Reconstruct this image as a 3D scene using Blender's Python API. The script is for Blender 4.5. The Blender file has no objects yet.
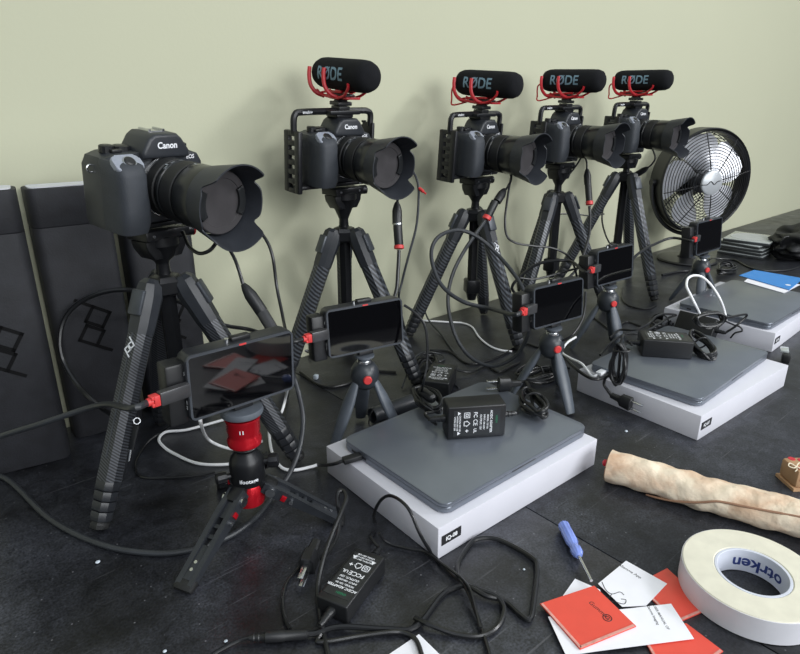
import bpy, bmesh, math, random
from mathutils import Vector, Matrix, Euler
random.seed(7)
PI = math.pi
scene = bpy.context.scene
COL = scene.collection
# ---------------------------------------------------------------- camera model (used to place things on the table)
FPX, PITCH, HC, YAW = 610.0, math.radians(20), 0.46, math.radians(41)
CPI, SPI, CYA, SYA = math.cos(PITCH), math.sin(PITCH), math.cos(YAW), math.sin(YAW)
def W(px, py, D):
    u, v = (px-400)/FPX, (py-327)/FPX
    X, F, dz = u*D, D*(CPI-v*SPI), -D*(CPI*v+SPI)
    return Vector((X*CYA+F*SYA, -X*SYA+F*CYA, HC+dz))
def P(px, py, z=0.0):
    v = (py-327)/FPX
    return W(px, py, (HC-z)/(CPI*v+SPI))
def RX(px, py, x):
    """where the line of sight through a pixel meets the upright plane at this x"""
    a, b = W(px, py, .2), W(px, py, 3); k = (x-a.x)/(b.x-a.x); return a+(b-a)*k
def RY(px, py, y):
    a, b = W(px, py, .2), W(px, py, 3); k = (y-a.y)/(b.y-a.y); return a+(b-a)*k
# ---------------------------------------------------------------- materials
def new_mat(name):
    m = bpy.data.materials.new(name); m.use_nodes = True
    nt = m.node_tree
    return m, nt, nt.nodes['Principled BSDF']
def s2l(c):
    return tuple(((x/255)/12.92 if x/255 <= .04045 else ((x/255+.055)/1.055)**2.4) for x in c)
def mat(name, rgb, rough=.5, metal=0.0, var=.12, scale=60, bump=0.0, bscale=400, coat=0, spec=.5, trans=0, emit=None):
    m, nt, b = new_mat(name)
    c = s2l(rgb)
    n = nt.nodes.new('ShaderNodeTexNoise'); n.inputs['Scale'].default_value = scale; n.inputs['Detail'].default_value = 4
    tc = nt.nodes.new('ShaderNodeTexCoord'); nt.links.new(tc.outputs['Object'], n.inputs['Vector'])
    r = nt.nodes.new('ShaderNodeValToRGB'); e = r.color_ramp.elements
    e[0].position, e[1].position = .3, .7
    e[0].color = (*[x*(1-var) for x in c], 1); e[1].color = (*[min(1, x*(1+var)) for x in c], 1)
    nt.links.new(n.outputs['Fac'], r.inputs['Fac']); nt.links.new(r.outputs['Color'], b.inputs['Base Color'])
    b.inputs['Roughness'].default_value = rough; b.inputs['Metallic'].default_value = metal
    b.inputs['Specular IOR Level'].default_value = spec
    b.inputs['Coat Weight'].default_value = coat
    b.inputs['Transmission Weight'].default_value = trans
    if bump:
        n2 = nt.nodes.new('ShaderNodeTexNoise'); n2.inputs['Scale'].default_value = bscale; n2.inputs['Detail'].default_value = 3
        nt.links.new(tc.outputs['Object'], n2.inputs['Vector'])
        bp = nt.nodes.new('ShaderNodeBump'); bp.inputs['Strength'].default_value = bump; bp.inputs['Distance'].default_value = .001
        nt.links.new(n2.outputs['Fac'], bp.inputs['Height']); nt.links.new(bp.outputs['Normal'], b.inputs['Normal'])
    return m
M = {}
M['body'] = mat('camera_shell', (40, 43, 48), .42, bump=.12, bscale=900)
M['grip'] = mat('camera_rubber', (50, 54, 60), .62, bump=.3, bscale=700)
M['topplate'] = mat('camera_grey_plastic', (142, 147, 158), .36)
M['lens'] = mat('lens_barrel', (28, 30, 32), .30)
M['lensrib'] = mat('lens_rubber', (22, 23, 24), .6)
M['hood'] = mat('hood_plastic', (42, 45, 51), .5, bump=.05)
M['cap'] = mat('lens_cap_plastic', (60, 58, 60), .40)
M['silver'] = mat('polished_metal', (200, 202, 205), .25, metal=1, var=.04)
M['white_ink'] = mat('white_print', (232, 234, 238), .5, var=.03)
M['grey_ink'] = mat('grey_print', (150, 156, 162), .5, var=.03)
M['blue_ink'] = mat('grey_blue_print', (110, 138, 156), .7, var=.1, scale=300)
M['green_ink'] = mat('green_print', (30, 110, 76), .5, var=.03)
M['dark_ink'] = mat('black_print', (30, 30, 34), .6, var=.03)
M['cage'] = mat('cage_aluminium', (30, 31, 34), .38, metal=.3)
M['foam'] = mat('mic_foam', (24, 25, 28), .95, bump=.5, bscale=900, spec=.2)
M['red'] = mat('red_plastic', (196, 38, 48), .4)
M['redmetal'] = mat('red_anodised_metal', (196, 26, 40), .25, metal=.55, var=.05)
M['redhot'] = mat('red_connector_plastic', (205, 60, 60), .45)
M['blackmetal'] = mat('black_metal', (28, 29, 32), .35, metal=.35)
M['blackplastic'] = mat('black_plastic', (28, 29, 31), .42)
M['greymetal'] = mat('dark_grey_metal', (72, 76, 82), .4, metal=.4)
M['greydisc'] = mat('grey_disc_rubber', (88, 94, 102), .5)
M['pixi'] = mat('stand_leg_plastic', (78, 84, 92), .38)
M['pixidark'] = mat('stand_hub_plastic', (46, 50, 55), .35)
M['cable'] = mat('black_cable_jacket', (26, 27, 29), .30)
M['cablegrey'] = mat('dark_grey_cable_jacket', (44, 47, 51), .42)
M['whitecable'] = mat('white_cable_jacket', (244, 245, 247), .4, var=.02)
M['gunmetal'] = mat('plug_metal', (74, 74, 76), .35, metal=.5)
M['monitor'] = mat('monitor_housing', (36, 38, 42), .36)
M['rim'] = mat('monitor_rim', (62, 66, 72), .33)  # paler than the housing: chamfer reflection put into the colour
M['legmetal'] = mat('grey_leg_metal', (50, 53, 58), .38, metal=.3)
M['screen'] = mat('dark_glass_screen', (6, 6, 8), .04, var=.02, spec=.7)
M['boxwhite'] = mat('white_coated_card', (208, 208, 216), .45, var=.02, scale=20)
M['laptop'] = mat('space_grey_aluminium', (120, 126, 136), .33, metal=.55, var=.05, scale=20)
M['laptopedge'] = mat('dark_aluminium_edge', (84, 87, 92), .35, metal=.6)
M['case'] = mat('black_case_board', (31, 32, 37), .68, var=.25, scale=45, bump=.35, bscale=500)
M['caselogo'] = mat('black_foil', (9, 9, 11), .6, spec=.2)
M['casetop'] = mat('pale_case_top', (206, 208, 214), .5, var=.03)
M['brick'] = mat('adapter_plastic', (26, 27, 29), .38)
M['bricklabel'] = mat('adapter_label_film', (38, 40, 42), .35)
M['fanblack'] = mat('fan_ring_plastic', (24, 25, 27), .35)
M['fanwire'] = mat('fan_wire', (30, 31, 33), .35, metal=.4)
M['fanblade'] = mat('fan_blade_metal', (214, 216, 222), .28, metal=.55, var=.04)
M['fanback'] = mat('fan_motor', (60, 62, 66), .4, metal=.3)
M['badge'] = mat('fan_badge', (186, 190, 194), .35, metal=.3, var=.04)
M['cdclear'] = mat('jewel_case_plastic', (170, 176, 176), .12, var=.15, scale=30, coat=.4)
M['cddark'] = mat('jewel_case_tray', (58, 60, 62), .3)
M['bagcloth'] = mat('black_nylon', (24, 25, 28), .6, bump=.4, bscale=200)
M['blue'] = mat('blue_card', (28, 132, 214), .4, var=.04)
M['paper'] = mat('white_paper', (238, 238, 244), .7, var=.02)
M['redcard'] = mat('orange_red_card', (226, 78, 62), .45, var=.03, coat=.25)
M['sleeve'] = mat('clear_sleeve_edge', (214, 150, 140), .12, var=.2, scale=150, coat=.5)
M['tapeside'] = mat('cream_tape_edge', (222, 218, 200), .65, var=.06, scale=60)
M['tapeband'] = mat('white_tape_face', (212, 212, 218), .5, var=.03)
M['core'] = mat('cardboard_core', (206, 210, 222), .6, var=.04)
M['navy_ink'] = mat('navy_print', (44, 60, 120), .5, var=.03)
M['canvasdark'] = mat('brown_stitching', (156, 120, 96), .8)
M['redend'] = mat('red_rubber', (200, 30, 50), .45)
M['kraft'] = mat('kraft_paper', (186, 148, 112), .8, var=.06)
M['giftred'] = mat('red_paper', (196, 44, 56), .6)
M['string'] = mat('cream_string', (236, 224, 200), .8)
M['driver'] = mat('translucent_blue_handle', (128, 150, 226), .15, var=.1, coat=.6)
M['crumb'] = mat('pale_chip', (190, 200, 210), .4, var=.1)
M['tablemetal'] = mat('table_leg_metal', (60, 60, 62), .4, metal=.6)

def carbon(name, scale, hi):
    m, nt, b = new_mat(name)
    tc = nt.nodes.new('ShaderNodeTexCoord'); mp = nt.nodes.new('ShaderNodeMapping')
    nt.links.new(tc.outputs['Object'], mp.inputs['Vector']); mp.inputs['Rotation'].default_value = (.5, .6, 0)
    w = nt.nodes.new('ShaderNodeTexWave'); w.wave_type = 'BANDS'; w.bands_direction = 'Z'
    w.inputs['Scale'].default_value = scale; w.inputs['Distortion'].default_value = .6
    nt.links.new(mp.outputs['Vector'], w.inputs['Vector'])
    r = nt.nodes.new('ShaderNodeValToRGB'); e = r.color_ramp.elements
    e[0].position, e[1].position = .35, .75
    e[0].color = (*s2l((33, 34, 37)), 1); e[1].color = (*s2l(hi), 1)
    nt.links.new(w.outputs['Fac'], r.inputs['Fac']); nt.links.new(r.outputs['Color'], b.inputs['Base Color'])
    b.inputs['Roughness'].default_value = .34; b.inputs['Metallic'].default_value = .25
    return m
M['carbon'] = carbon('carbon_fibre', 56, (84, 88, 94)); M['carbonfine'] = carbon('fine_carbon_fibre', 105, (76, 79, 85))
def tabletop_mat():
    m, nt, b = new_mat('scuffed_black_tabletop')
    tc = nt.nodes.new('ShaderNodeTexCoord')
    def noise(scale, detail=6, dist=0):
        n = nt.nodes.new('ShaderNodeTexNoise'); n.inputs['Scale'].default_value = scale; n.inputs['Detail'].default_value = detail
        n.inputs['Distortion'].default_value = dist; nt.links.new(tc.outputs['Object'], n.inputs['Vector']); return n
    n1 = noise(9, 8, .4)
    r = nt.nodes.new('ShaderNodeValToRGB'); e = r.color_ramp.elements
    e[0].position, e[1].position = .3, .75
    e[0].color = (*s2l((20, 21, 24)), 1); e[1].color = (*s2l((60, 62, 69)), 1)
    nt.links.new(n1.outputs['Fac'], r.inputs['Fac'])
    # dust specks
    v = nt.nodes.new('ShaderNodeTexVoronoi'); v.inputs['Scale'].default_value = 75; nt.links.new(tc.outputs['Object'], v.inputs['Vector'])
    r2 = nt.nodes.new('ShaderNodeValToRGB'); e2 = r2.color_ramp.elements
    e2[0].position, e2[1].position = .03, .085; e2[0].color = (1, 1, 1, 1); e2[1].color = (0, 0, 0, 1)
    nt.links.new(v.outputs['Distance'], r2.inputs['Fac'])
    # scratches: stretched noise
    mp = nt.nodes.new('ShaderNodeMapping'); mp.inputs['Rotation'].default_value = (0, 0, .7); mp.inputs['Scale'].default_value = (3, 120, 1)
    nt.links.new(tc.outputs['Object'], mp.inputs['Vector'])
    n3 = nt.nodes.new('ShaderNodeTexNoise'); n3.inputs['Scale'].default_value = 2.5; n3.inputs['Detail'].default_value = 3
    nt.links.new(mp.outputs['Vector'], n3.inputs['Vector'])
    r3 = nt.nodes.new('ShaderNodeValToRGB'); e3 = r3.color_ramp.elements
    e3[0].position, e3[1].position = .66, .74; e3[0].color = (0, 0, 0, 1); e3[1].color = (.35, .35, .35, 1)
    nt.links.new(n3.outputs['Fac'], r3.inputs['Fac'])
    mx = nt.nodes.new('ShaderNodeMixRGB'); mx.blend_type = 'MIX'; mx.inputs['Color2'].default_value = (*s2l((150, 150, 156)), 1)
    add = nt.nodes.new('ShaderNodeMath'); add.operation = 'MAXIMUM'
    nt.links.new(r2.outputs['Color'], add.inputs[0]); nt.links.new(r3.outputs['Color'], add.inputs[1])
    sc_ = nt.nodes.new('ShaderNodeMath'); sc_.operation = 'MULTIPLY'; sc_.inputs[1].default_value = .45
    nt.links.new(add.outputs[0], sc_.inputs[0]); nt.links.new(sc_.outputs[0], mx.inputs['Fac'])
    n6 = noise(420, 5); n7 = noise(60, 7, 1.0)
    r6 = nt.nodes.new('ShaderNodeMapRange'); r6.inputs['From Min'].default_value = .3; r6.inputs['From Max'].default_value = .7; r6.inputs['To Min'].default_value = .35; r6.inputs['To Max'].default_value = 1.6
    nt.links.new(n6.outputs['Fac'], r6.inputs['Value'])
    r7 = nt.nodes.new('ShaderNodeMapRange'); r7.inputs['From Min'].default_value = .3; r7.inputs['From Max'].default_value = .7; r7.inputs['To Min'].default_value = .6; r7.inputs['To Max'].default_value = 1.4
    nt.links.new(n7.outputs['Fac'], r7.inputs['Value'])
    m67 = nt.nodes.new('ShaderNodeMath'); m67.operation = 'MULTIPLY'; nt.links.new(r6.outputs[0], m67.inputs[0]); nt.links.new(r7.outputs[0], m67.inputs[1])
    vm = nt.nodes.new('ShaderNodeVectorMath'); vm.operation = 'SCALE'; nt.links.new(r.outputs['Color'], vm.inputs[0]); nt.links.new(m67.outputs[0], vm.inputs['Scale'])
    nt.links.new(vm.outputs['Vector'], mx.inputs['Color1']); nt.links.new(mx.outputs['Color'], b.inputs['Base Color'])
    n4 = noise(25, 6)
    rr = nt.nodes.new('ShaderNodeMapRange'); rr.inputs['To Min'].default_value = .22; rr.inputs['To Max'].default_value = .5
    nt.links.new(n4.outputs['Fac'], rr.inputs['Value']); nt.links.new(rr.outputs['Result'], b.inputs['Roughness'])
    bp = nt.nodes.new('ShaderNodeBump'); bp.inputs['Strength'].default_value = .18; bp.inputs['Distance'].default_value = .001
    n5 = noise(220, 4); nt.links.new(n5.outputs['Fac'], bp.inputs['Height']); nt.links.new(bp.outputs['Normal'], b.inputs['Normal'])
    return m
M['table'] = tabletop_mat()
def canvas_mat():
    m, nt, b = new_mat('stained_tan_canvas')
    tc = nt.nodes.new('ShaderNodeTexCoord')
    n1 = nt.nodes.new('ShaderNodeTexNoise'); n1.inputs['Scale'].default_value = 28; n1.inputs['Detail'].default_value = 8; n1.inputs['Distortion'].default_value = .8
    nt.links.new(tc.outputs['Object'], n1.inputs['Vector'])
    r = nt.nodes.new('ShaderNodeValToRGB'); e = r.color_ramp.elements
    e[0].position, e[1].position = .3, .62
    e[0].color = (*s2l((204, 168, 138)), 1); e[1].color = (*s2l((238, 222, 198)), 1)
    nt.links.new(n1.outputs['Fac'], r.inputs['Fac']); nt.links.new(r.outputs['Color'], b.inputs['Base Color'])
    b.inputs['Roughness'].default_value = .85
    bp = nt.nodes.new('ShaderNodeBump'); bp.inputs['Strength'].default_value = .8; bp.inputs['Distance'].default_value = .004
    n2 = nt.nodes.new('ShaderNodeTexNoise'); n2.inputs['Scale'].default_value = 60; n2.inputs['Detail'].default_value = 5
    nt.links.new(tc.outputs['Object'], n2.inputs['Vector'])
    nt.links.new(n2.outputs['Fac'], bp.inputs['Height']); nt.links.new(bp.outputs['Normal'], b.inputs['Normal'])
    return m
M['canvas'] = canvas_mat()
M['wall'] = mat('painted_wall', (186, 187, 163), .75, var=.012, scale=3, bump=.15, bscale=180, spec=.25)
M['floor'] = mat('grey_carpet', (70, 70, 72), .9, var=.2, scale=90, bump=.4)
# ---------------------------------------------------------------- mesh builder
def frame(o, xd, yd):
    x = Vector(xd).normalized(); y = Vector(yd); y = (y-x*y.dot(x)).normalized(); z = x.cross(y)
    return Matrix(((x.x, y.x, z.x, o[0]), (x.y, y.y, z.y, o[1]), (x.z, y.z, z.z, o[2]), (0, 0, 0, 1)))
def along(p0, p1, hint=(0, 0, 1)):
    """frame at p0 whose z runs to p1"""
    z = (Vector(p1)-Vector(p0)).normalized(); h = Vector(hint)
    if abs(z.dot(h)) > .98: h = Vector((1, 0, 0))
    x = h.cross(z).normalized(); y = z.cross(x)
    return Matrix(((x.x, y.x, z.x, p0[0]), (x.y, y.y, z.y, p0[1]), (x.z, y.z, z.z, p0[2]), (0, 0, 0, 1)))
def catmull(pts, n=8, closed=False):
    pts = [Vector(p) for p in pts]
    if len(pts) < 3: return pts
    q = [pts[-1]]+pts+[pts[0], pts[1]] if closed else [pts[0]*2-pts[1]]+pts+[pts[-1]*2-pts[-2]]
    out = []
    for i in range(1, len(q)-2):
        p0, p1, p2, p3 = q[i-1:i+3]
        for k in range(n):
            t = k/n
            out.append(.5*((2*p1)+(p2-p0)*t+(2*p0-5*p1+4*p2-p3)*t*t+(3*p1-p0-3*p2+p3)*t**3))
    if not closed: out.append(pts[-1])
    return out
class MB:
    def __init__(s): s.bm = bmesh.new()
    def _faces(s, rings, closed_ring=True, caps=True):
        vs = [[s.bm.verts.new(p) for p in r] for r in rings]
        n = len(vs[0])
        for a, b in zip(vs, vs[1:]):
            for i in range(n if closed_ring else n-1):
                j = (i+1) % n
                try: s.bm.faces.new((a[i], a[j], b[j], b[i]))
                except ValueError: pass
        if caps and closed_ring:
            s.bm.faces.new(list(reversed(vs[0]))); s.bm.faces.new(vs[-1])
        return s
    def box(s, c, size, bev=0, mx=None, seg=2):
        mx = mx or Matrix()
        r = bmesh.ops.create_cube(s.bm, size=1)
        vs = r['verts']
        for v in vs: v.co = Vector((v.co.x*size[0], v.co.y*size[1], v.co.z*size[2]))
        if bev:
            es = list({e for v in vs for e in v.link_edges})
            g = bmesh.ops.bevel(s.bm, geom=es, offset=bev, segments=seg, profile=.5, affect='EDGES')
            vs = list({v for f in g['faces'] for v in f.verts})
        T = mx @ Matrix.Translation(c)
        for v in vs: v.co = T @ v.co
        return s
    def prism(s, poly, d, mx=None, bev=0, seg=2):
        """poly (x, y) counter-clockwise, extruded from z=0 to z=d in frame mx"""
        mx = mx or Matrix()
        lo = [s.bm.verts.new((x, y, 0)) for x, y in poly]; hi = [s.bm.verts.new((x, y, d)) for x, y in poly]
        n = len(poly)
        fs = [s.bm.faces.new(list(reversed(lo))), s.bm.faces.new(hi)]
        fs += [s.bm.faces.new((lo[i], lo[(i+1) % n], hi[(i+1) % n], hi[i])) for i in range(n)]
        vs = lo+hi
        if bev:
            es = list(set(fs[0].edges)|set(fs[1].edges))
            bmesh.ops.bevel(s.bm, geom=es, offset=bev, segments=seg, profile=.5, affect='EDGES')
            seen = set(); stack = [v for v in vs if v.is_valid] or []
            if not stack: stack = [list(s.bm.verts)[-1]]
            while stack:
                v = stack.pop()
                if v in seen: continue
                seen.add(v); stack += [e.other_vert(v) for e in v.link_edges]
            vs = list(seen)
        for v in vs: v.co = mx @ v.co
        return s
    def cyl(s, p0, p1, r0, r1=None, seg=24):
        r1 = r0 if r1 is None else r1
        m = along(p0, p1); L = (Vector(p1)-Vector(p0)).length
        return s._faces([[m @ Vector((r*math.cos(2*PI*i/seg), r*math.sin(2*PI*i/seg), h)) for i in range(seg)] for r, h in ((r0, 0), (r1, L))])
    def lathe(s, prof, p0=(0, 0, 0), axis=(0, 0, 1), seg=32, rib=0, nrib=0):
        m = along(p0, Vector(p0)+Vector(axis))
        return s._faces([[m @ Vector(((r*(1+(rib if i % 2 else 0)))*math.cos(2*PI*i/seg), r*(1+(rib if i % 2 else 0))*math.sin(2*PI*i/seg), h)) for i in range(seg)] for r, h in [(max(r, 1e-5), h) for r, h in prof]])
    def tube(s, pts, r, seg=8, n=8, smooth=True, closed=False, flat=None):
        pts = catmull(pts, n, closed) if smooth else [Vector(p) for p in pts]
        q = []
        for p in pts:
            if not q or (p-q[-1]).length > 1e-5: q.append(p)
        pts = q
        rings = []; up = None
        for i, p in enumerate(pts):
            a = pts[i-1] if i > 0 or closed else p; b = pts[(i+1) % len(pts)] if i < len(pts)-1 or closed else p
            t = (b-a).normalized()
            if up is None:
                up = Vector((0, 0, 1)) if abs(t.z) < .9 else Vector((1, 0, 0))
            up = (up-t*up.dot(t))
            if up.length < 1e-6: up = t.orthogonal()
            up.normalize(); sd = t.cross(up)
            rr = r(i/(len(pts)-1)) if callable(r) else r
            ra, rb = (rr, rr) if flat is None else (rr*flat[0], rr*flat[1])
            rings.append([p+up*(rb*math.sin(2*PI*k/seg))+sd*(ra*math.cos(2*PI*k/seg)) for k in range(seg)])
        if closed: return s._faces(rings+[rings[0]], caps=False)
        return s._faces(rings)
    def torus(s, c, axis, R, r, seg=48, rs=8):
        m = along(c, Vector(c)+Vector(axis))
        return s.tube([m @ Vector((R*math.cos(2*PI*i/seg), R*math.sin(2*PI*i/seg), 0)) for i in range(seg)], r, rs, smooth=False, closed=True)
    def sphere(s, c, r, sc=(1, 1, 1), mx=None, u=24, v=14):
        g = bmesh.ops.create_uvsphere(s.bm, u_segments=u, v_segments=v, radius=r)
        T = (mx or Matrix()) @ Matrix.Translation(c)
        for x in g['verts']: x.co = T @ Vector((x.co.x*sc[0], x.co.y*sc[1], x.co.z*sc[2]))
        return s
    def quad(s, a, b, c, d):
        s.bm.faces.new([s.bm.verts.new(p) for p in (a, b, c, d)]); return s
    def text(s, body, size, fn, bold=0, cuts=0, align='CENTER', shear=0):
        """flat lettering; fn maps (x, y) of the text plane to a point"""
        cu = bpy.data.curves.new('lettering', 'FONT'); cu.body = body; cu.size = size
        cu.align_x = align; cu.align_y = 'CENTER'; cu.offset = bold*size; cu.shear = shear; cu.resolution_u = 3
        ob = bpy.data.objects.new('lettering', cu); COL.objects.link(ob)
        dg = bpy.context.evaluated_depsgraph_get(); dg.update()
        me = bpy.data.meshes.new_from_object(ob.evaluated_get(dg))
        b2 = bmesh.new(); b2.from_mesh(me)
        for k in range(cuts):
            y = size*(-.5+(k+.5)/cuts)
            bmesh.ops.bisect_plane(b2, geom=list(b2.verts)+list(b2.edges)+list(b2.faces), plane_co=(0, y, 0), plane_no=(0, 1, 0))
        mp = {v: s.bm.verts.new(fn(v.co.x, v.co.y)) for v in b2.verts}
        for f in b2.faces:
            try: s.bm.faces.new([mp[v] for v in f.verts])
            except ValueError: pass
        b2.free(); bpy.data.objects.remove(ob); bpy.data.meshes.remove(me); bpy.data.curves.remove(cu)
        return s
    def flat_text(s, body, size, mx, **k): return s.text(body, size, lambda x, y: mx @ Vector((x, y, 0)), **k)
    def build(s, name, m, parent=None, loc=(0, 0, 0), rot=(0, 0, 0), angle=35, recalc=True):
        if recalc: bmesh.ops.recalc_face_normals(s.bm, faces=list(s.bm.faces))
        me = bpy.data.meshes.new(name); s.bm.to_mesh(me); s.bm.free()
        me.materials.append(m)
        for p in me.polygons: p.use_smooth = True
        me.set_sharp_from_angle(angle=math.radians(angle))
        o = bpy.data.objects.new(name, me); COL.objects.link(o)
        o.parent = parent; o.location = loc; o.rotation_euler = rot
        return o
def tag(o, label, cat, group=None, kind=None):
    o['label'] = label; o['category'] = cat
    if group: o['group'] = group
    if kind: o['kind'] = kind
    return o
def thing(name, label, cat, loc=(0, 0, 0), rz=0, group=None, rot=None):
    o = bpy.data.objects.new(name, None); COL.objects.link(o)
    o.empty_display_size = .02; o.location = loc; o.rotation_euler = rot or (0, 0, rz)
    return tag(o, label, cat, group)
def rect_round(w, h, r, n=5):
    out = []
    for cx, cy_, a0 in ((w/2-r, h/2-r, 0), (-w/2+r, h/2-r, PI/2), (-w/2+r, -h/2+r, PI), (w/2-r, -h/2+r, 1.5*PI)):
        for k in range(n+1):
            a = a0+PI/2*k/n; out.append((cx+r*math.cos(a), cy_+r*math.sin(a)))
    return out
def strokes(mb, lines, w, d, mx):
    """polyline strokes of width w, raised by d, in frame mx"""
    for ln in lines:
        for (x0, y0), (x1, y1) in zip(ln, ln[1:]):
            L = math.hypot(x1-x0, y1-y0); a = math.atan2(y1-y0, x1-x0)
            mb.box((L/2, 0, d/2), (L+w, w, d), 0, mx @ Matrix.Translation((x0, y0, 0)) @ Matrix.Rotation(a, 4, 'Z'))
PD = [[(-1.06, -1.45), (-1.06, .40), (-.10, .40), (-.10, -.60), (-1.06, -.60)], [(1.06, 1.52), (1.06, -.45), (.10, -.45), (.10, .55), (1.06, .55)]]
def scaled(lines, k): return [[(x*k, y*k) for x, y in ln] for ln in lines]
# ---------------------------------------------------------------- setting
WALL_Y = .954
def structure(o): o['kind'] = 'structure'; return o
structure(MB().box((1.2, WALL_Y+.06, .85), (8.6, .12, 3.4)).build('wall_back', M['wall']))
structure(MB().box((1.2, -1.2, -.78), (8.6, 4.4, .06)).build('floor', M['floor']))
for x0, x1, lab in ((-1.27, .5245, 'black scuffed worktable under the leftmost camera tripod and black cases'),
                    (.5255, 2.33, 'black scuffed worktable under the two nearer white boxes, tape roll and fan'),
                    (2.331, 4.15, 'black worktable at the far right, beyond the stack of disc cases')):
    t = thing('worktable', lab, 'table', ((x0+x1)/2, .485, -.75), 0, 'black tables along the wall')
    w = x1-x0
    MB().box((0, 0, .735), (w, .93, .03), .0015).build('tabletop', M['table'], t)
    for sx in (-1, 1):
        for s_ in (-1, 1):
            MB().cyl((sx*(w/2-.08), s_*.40, .001), (sx*(w/2-.08), s_*.40, .7195), .016).build('leg', M['tablemetal'], t)
CK = .965
# ---------------------------------------------------------------- cameras: local frame lens towards -Y, up +Z, origin under the base plate
def make_camera(loc, rz, label, cage=False, tilt=0, logo=True, group='mirrorless cameras on tripods'):
    t = thing('camera', label, 'camera', loc, 0, group, rot=(tilt, 0, rz))
    K = CK
    V = lambda x, y, z: (x*K, y*K, z*K)
    # body: front outline extruded front to back
    out = [(-.061, 0), (.060, 0), (.066, .006), (.068, .030), (.068, .068), (.062, .078), (.050, .082), (-.020, .083), (-.046, .082), (-.058, .078), (-.063, .068), (-.063, .008)]
    MB().prism([(x*K, z*K) for x, z in out], .042*K, frame(V(0, .026, 0), (1, 0, 0), (0, 0, 1)), .004*K, 3).build('body', M['body'], t)
    # grip: swelling column in front of the right hand side
    rings = []
    for z, d, w in ((.001, .024, .034), (.012, .028, .037), (.03, .029, .037), (.05, .026, .036), (.064, .026, .036), (.0745, .022, .034), (.078, .014, .030)):
        ring = []
        for k in range(20):
            a = 2*PI*k/20; cx, sn = math.cos(a), math.sin(a)
            ex = abs(cx)**.55*(1 if cx > 0 else -1); ey = abs(sn)**.55*(1 if sn > 0 else -1)
            ring.append(V(-.0455+w/2*ex, -.012-d/2+(d/2+.012)*ey, z))
        rings.append(ring)
    g = MB(); g._faces(rings); g.build('grip', M['grip'], t, angle=50)
    # sloping grey shoulder with shutter button
    sn_ = Vector((0, -.62, .785))
    sh = MB().prism(rect_round(.033*K, .021*K, .006*K, 5), .006*K, frame(V(-.046, -.0335, .0735), (1, 0, 0), (0, .785, .62)), .002*K, 3)
    so = sh.build('shoulder_plate', M['topplate'], t)
    sc0 = Vector(V(-.0445, -.0335, .0735))+sn_*.006*K
    MB().lathe([(.0060*K, 0), (.0060*K, .002*K), (.0045*K, .0032*K), (0, .0033*K)], sc0, sn_, 20).build('shutter_button', M['blackplastic'], so)
    MB().torus(sc0+sn_*.0006, sn_, .0066*K, .0008*K, 24, 6).build('shutter_ring', M['silver'], so)
    # viewfinder hump with hot shoe
    hump = [(-.030, .076), (.032, .076), (.032, .084), (.022, .098), (.016, .103), (-.014, .103), (-.021, .098), (-.030, .084)]
    h = MB().prism([((x+.012)*K, z*K) for x, z in hump], .046*K, frame(V(0, .022, 0), (1, 0, 0), (0, 0, 1)), .004*K, 3).build('viewfinder_hump', M['body'], t)
    sb = MB()
    for x in (-.009, .009): sb.box(V(.012+x, .002, .1045), V(.003, .019, .003))
    sb.box(V(.012, .002, .1037), V(.02, .019, .0012)); sb.build('hot_shoe', M['silver'], h)
    if logo:
        MB().flat_text('Canon', .0098*K, frame(V(.013, -.0246, .0905), (1, 0, 0), (0, 0, 1)), bold=.03).build('maker_lettering', M['white_ink'], h)
        MB().flat_text('EOS', .0065*K, frame(V(.050, -.0163, .0745), (1, 0, 0), (0, 0, 1)), bold=.02).build('model_lettering', M['white_ink'], t)
    # top dials
    for x, y, r, hh in ((-.026, .006, .009, .006), (-.043, .006, .0075, .007), (.052, .006, .008, .005)):
        MB().lathe([(r*K, 0), (r*K, hh*K), (r*.8*K, (hh+.001)*K), (0, (hh+.001)*K)], V(x, y, .0815), (0, 0, 1), 28, .05).build('dial', M['blackplastic'], t)
    MB().box(V(-.038, -.004, .0842), V(.012, .006, .0035), .001).build('lock_switch', M['blackplastic'], t)
    # strap lug and side rubber
    MB().torus(V(-.0645, .004, .066), (0, 1, 0), .004*K, .0009*K, 20, 6).build('strap_lug', M['silver'], t)
    # lens
    cx, cz = .013, .043
    o = V(cx, -.016, cz)
    L = MB().lathe([(.0335*K, 0), (.0335*K, .005*K), (.0325*K, .006*K), (.0325*K, .026*K), (.0345*K, .029*K), (.0345*K, .032*K), (.0335*K, .033*K), (.0335*K, .056*K), (.0362*K, .060*K), (.0368*K, .086*K), (.036*K, .089*K), (.030*K, .089*K)], o, (0, -1, 0), 56).build('lens_barrel', M['lens'], t)
    MB().lathe([(.0350*K, .0005*K), (.0350*K, .0035*K), (.0325*K, .0036*K)], o, (0, -1, 0), 56).build('mount_ring', M['silver'], L)
    MB().lathe([(.0330*K, .009*K), (.0343*K, .010*K), (.0343*K, .023*K), (.0330*K, .024*K)], o, (0, -1, 0), 96, .012).build('control_ring', M['lensrib'], L)
    MB().lathe([(.0342*K, .036*K), (.0350*K, .037*K), (.0350*K, .054*K), (.0342*K, .055*K)], o, (0, -1, 0), 120, .014).build('zoom_ring', M['lensrib'], L)
    mk = MB()
    Rk = .0348*K
    def ong(ang, y, r=Rk): return Vector(o)+Vector((r*math.sin(ang), -y*K, r*math.cos(ang)))
    for ang, y, s_, txt in ((-.62, .0345, .0045, '24'), (-.30, .0345, .0045, '35'), (.02, .0345, .0045, '70'), (.35, .0345, .0045, '105')):
        mk.text(txt, s_*K, (lambda A, Y: lambda x, yy: ong(A+x/Rk, Y-yy/K+.0))(ang, y-.004), bold=.02)
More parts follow.
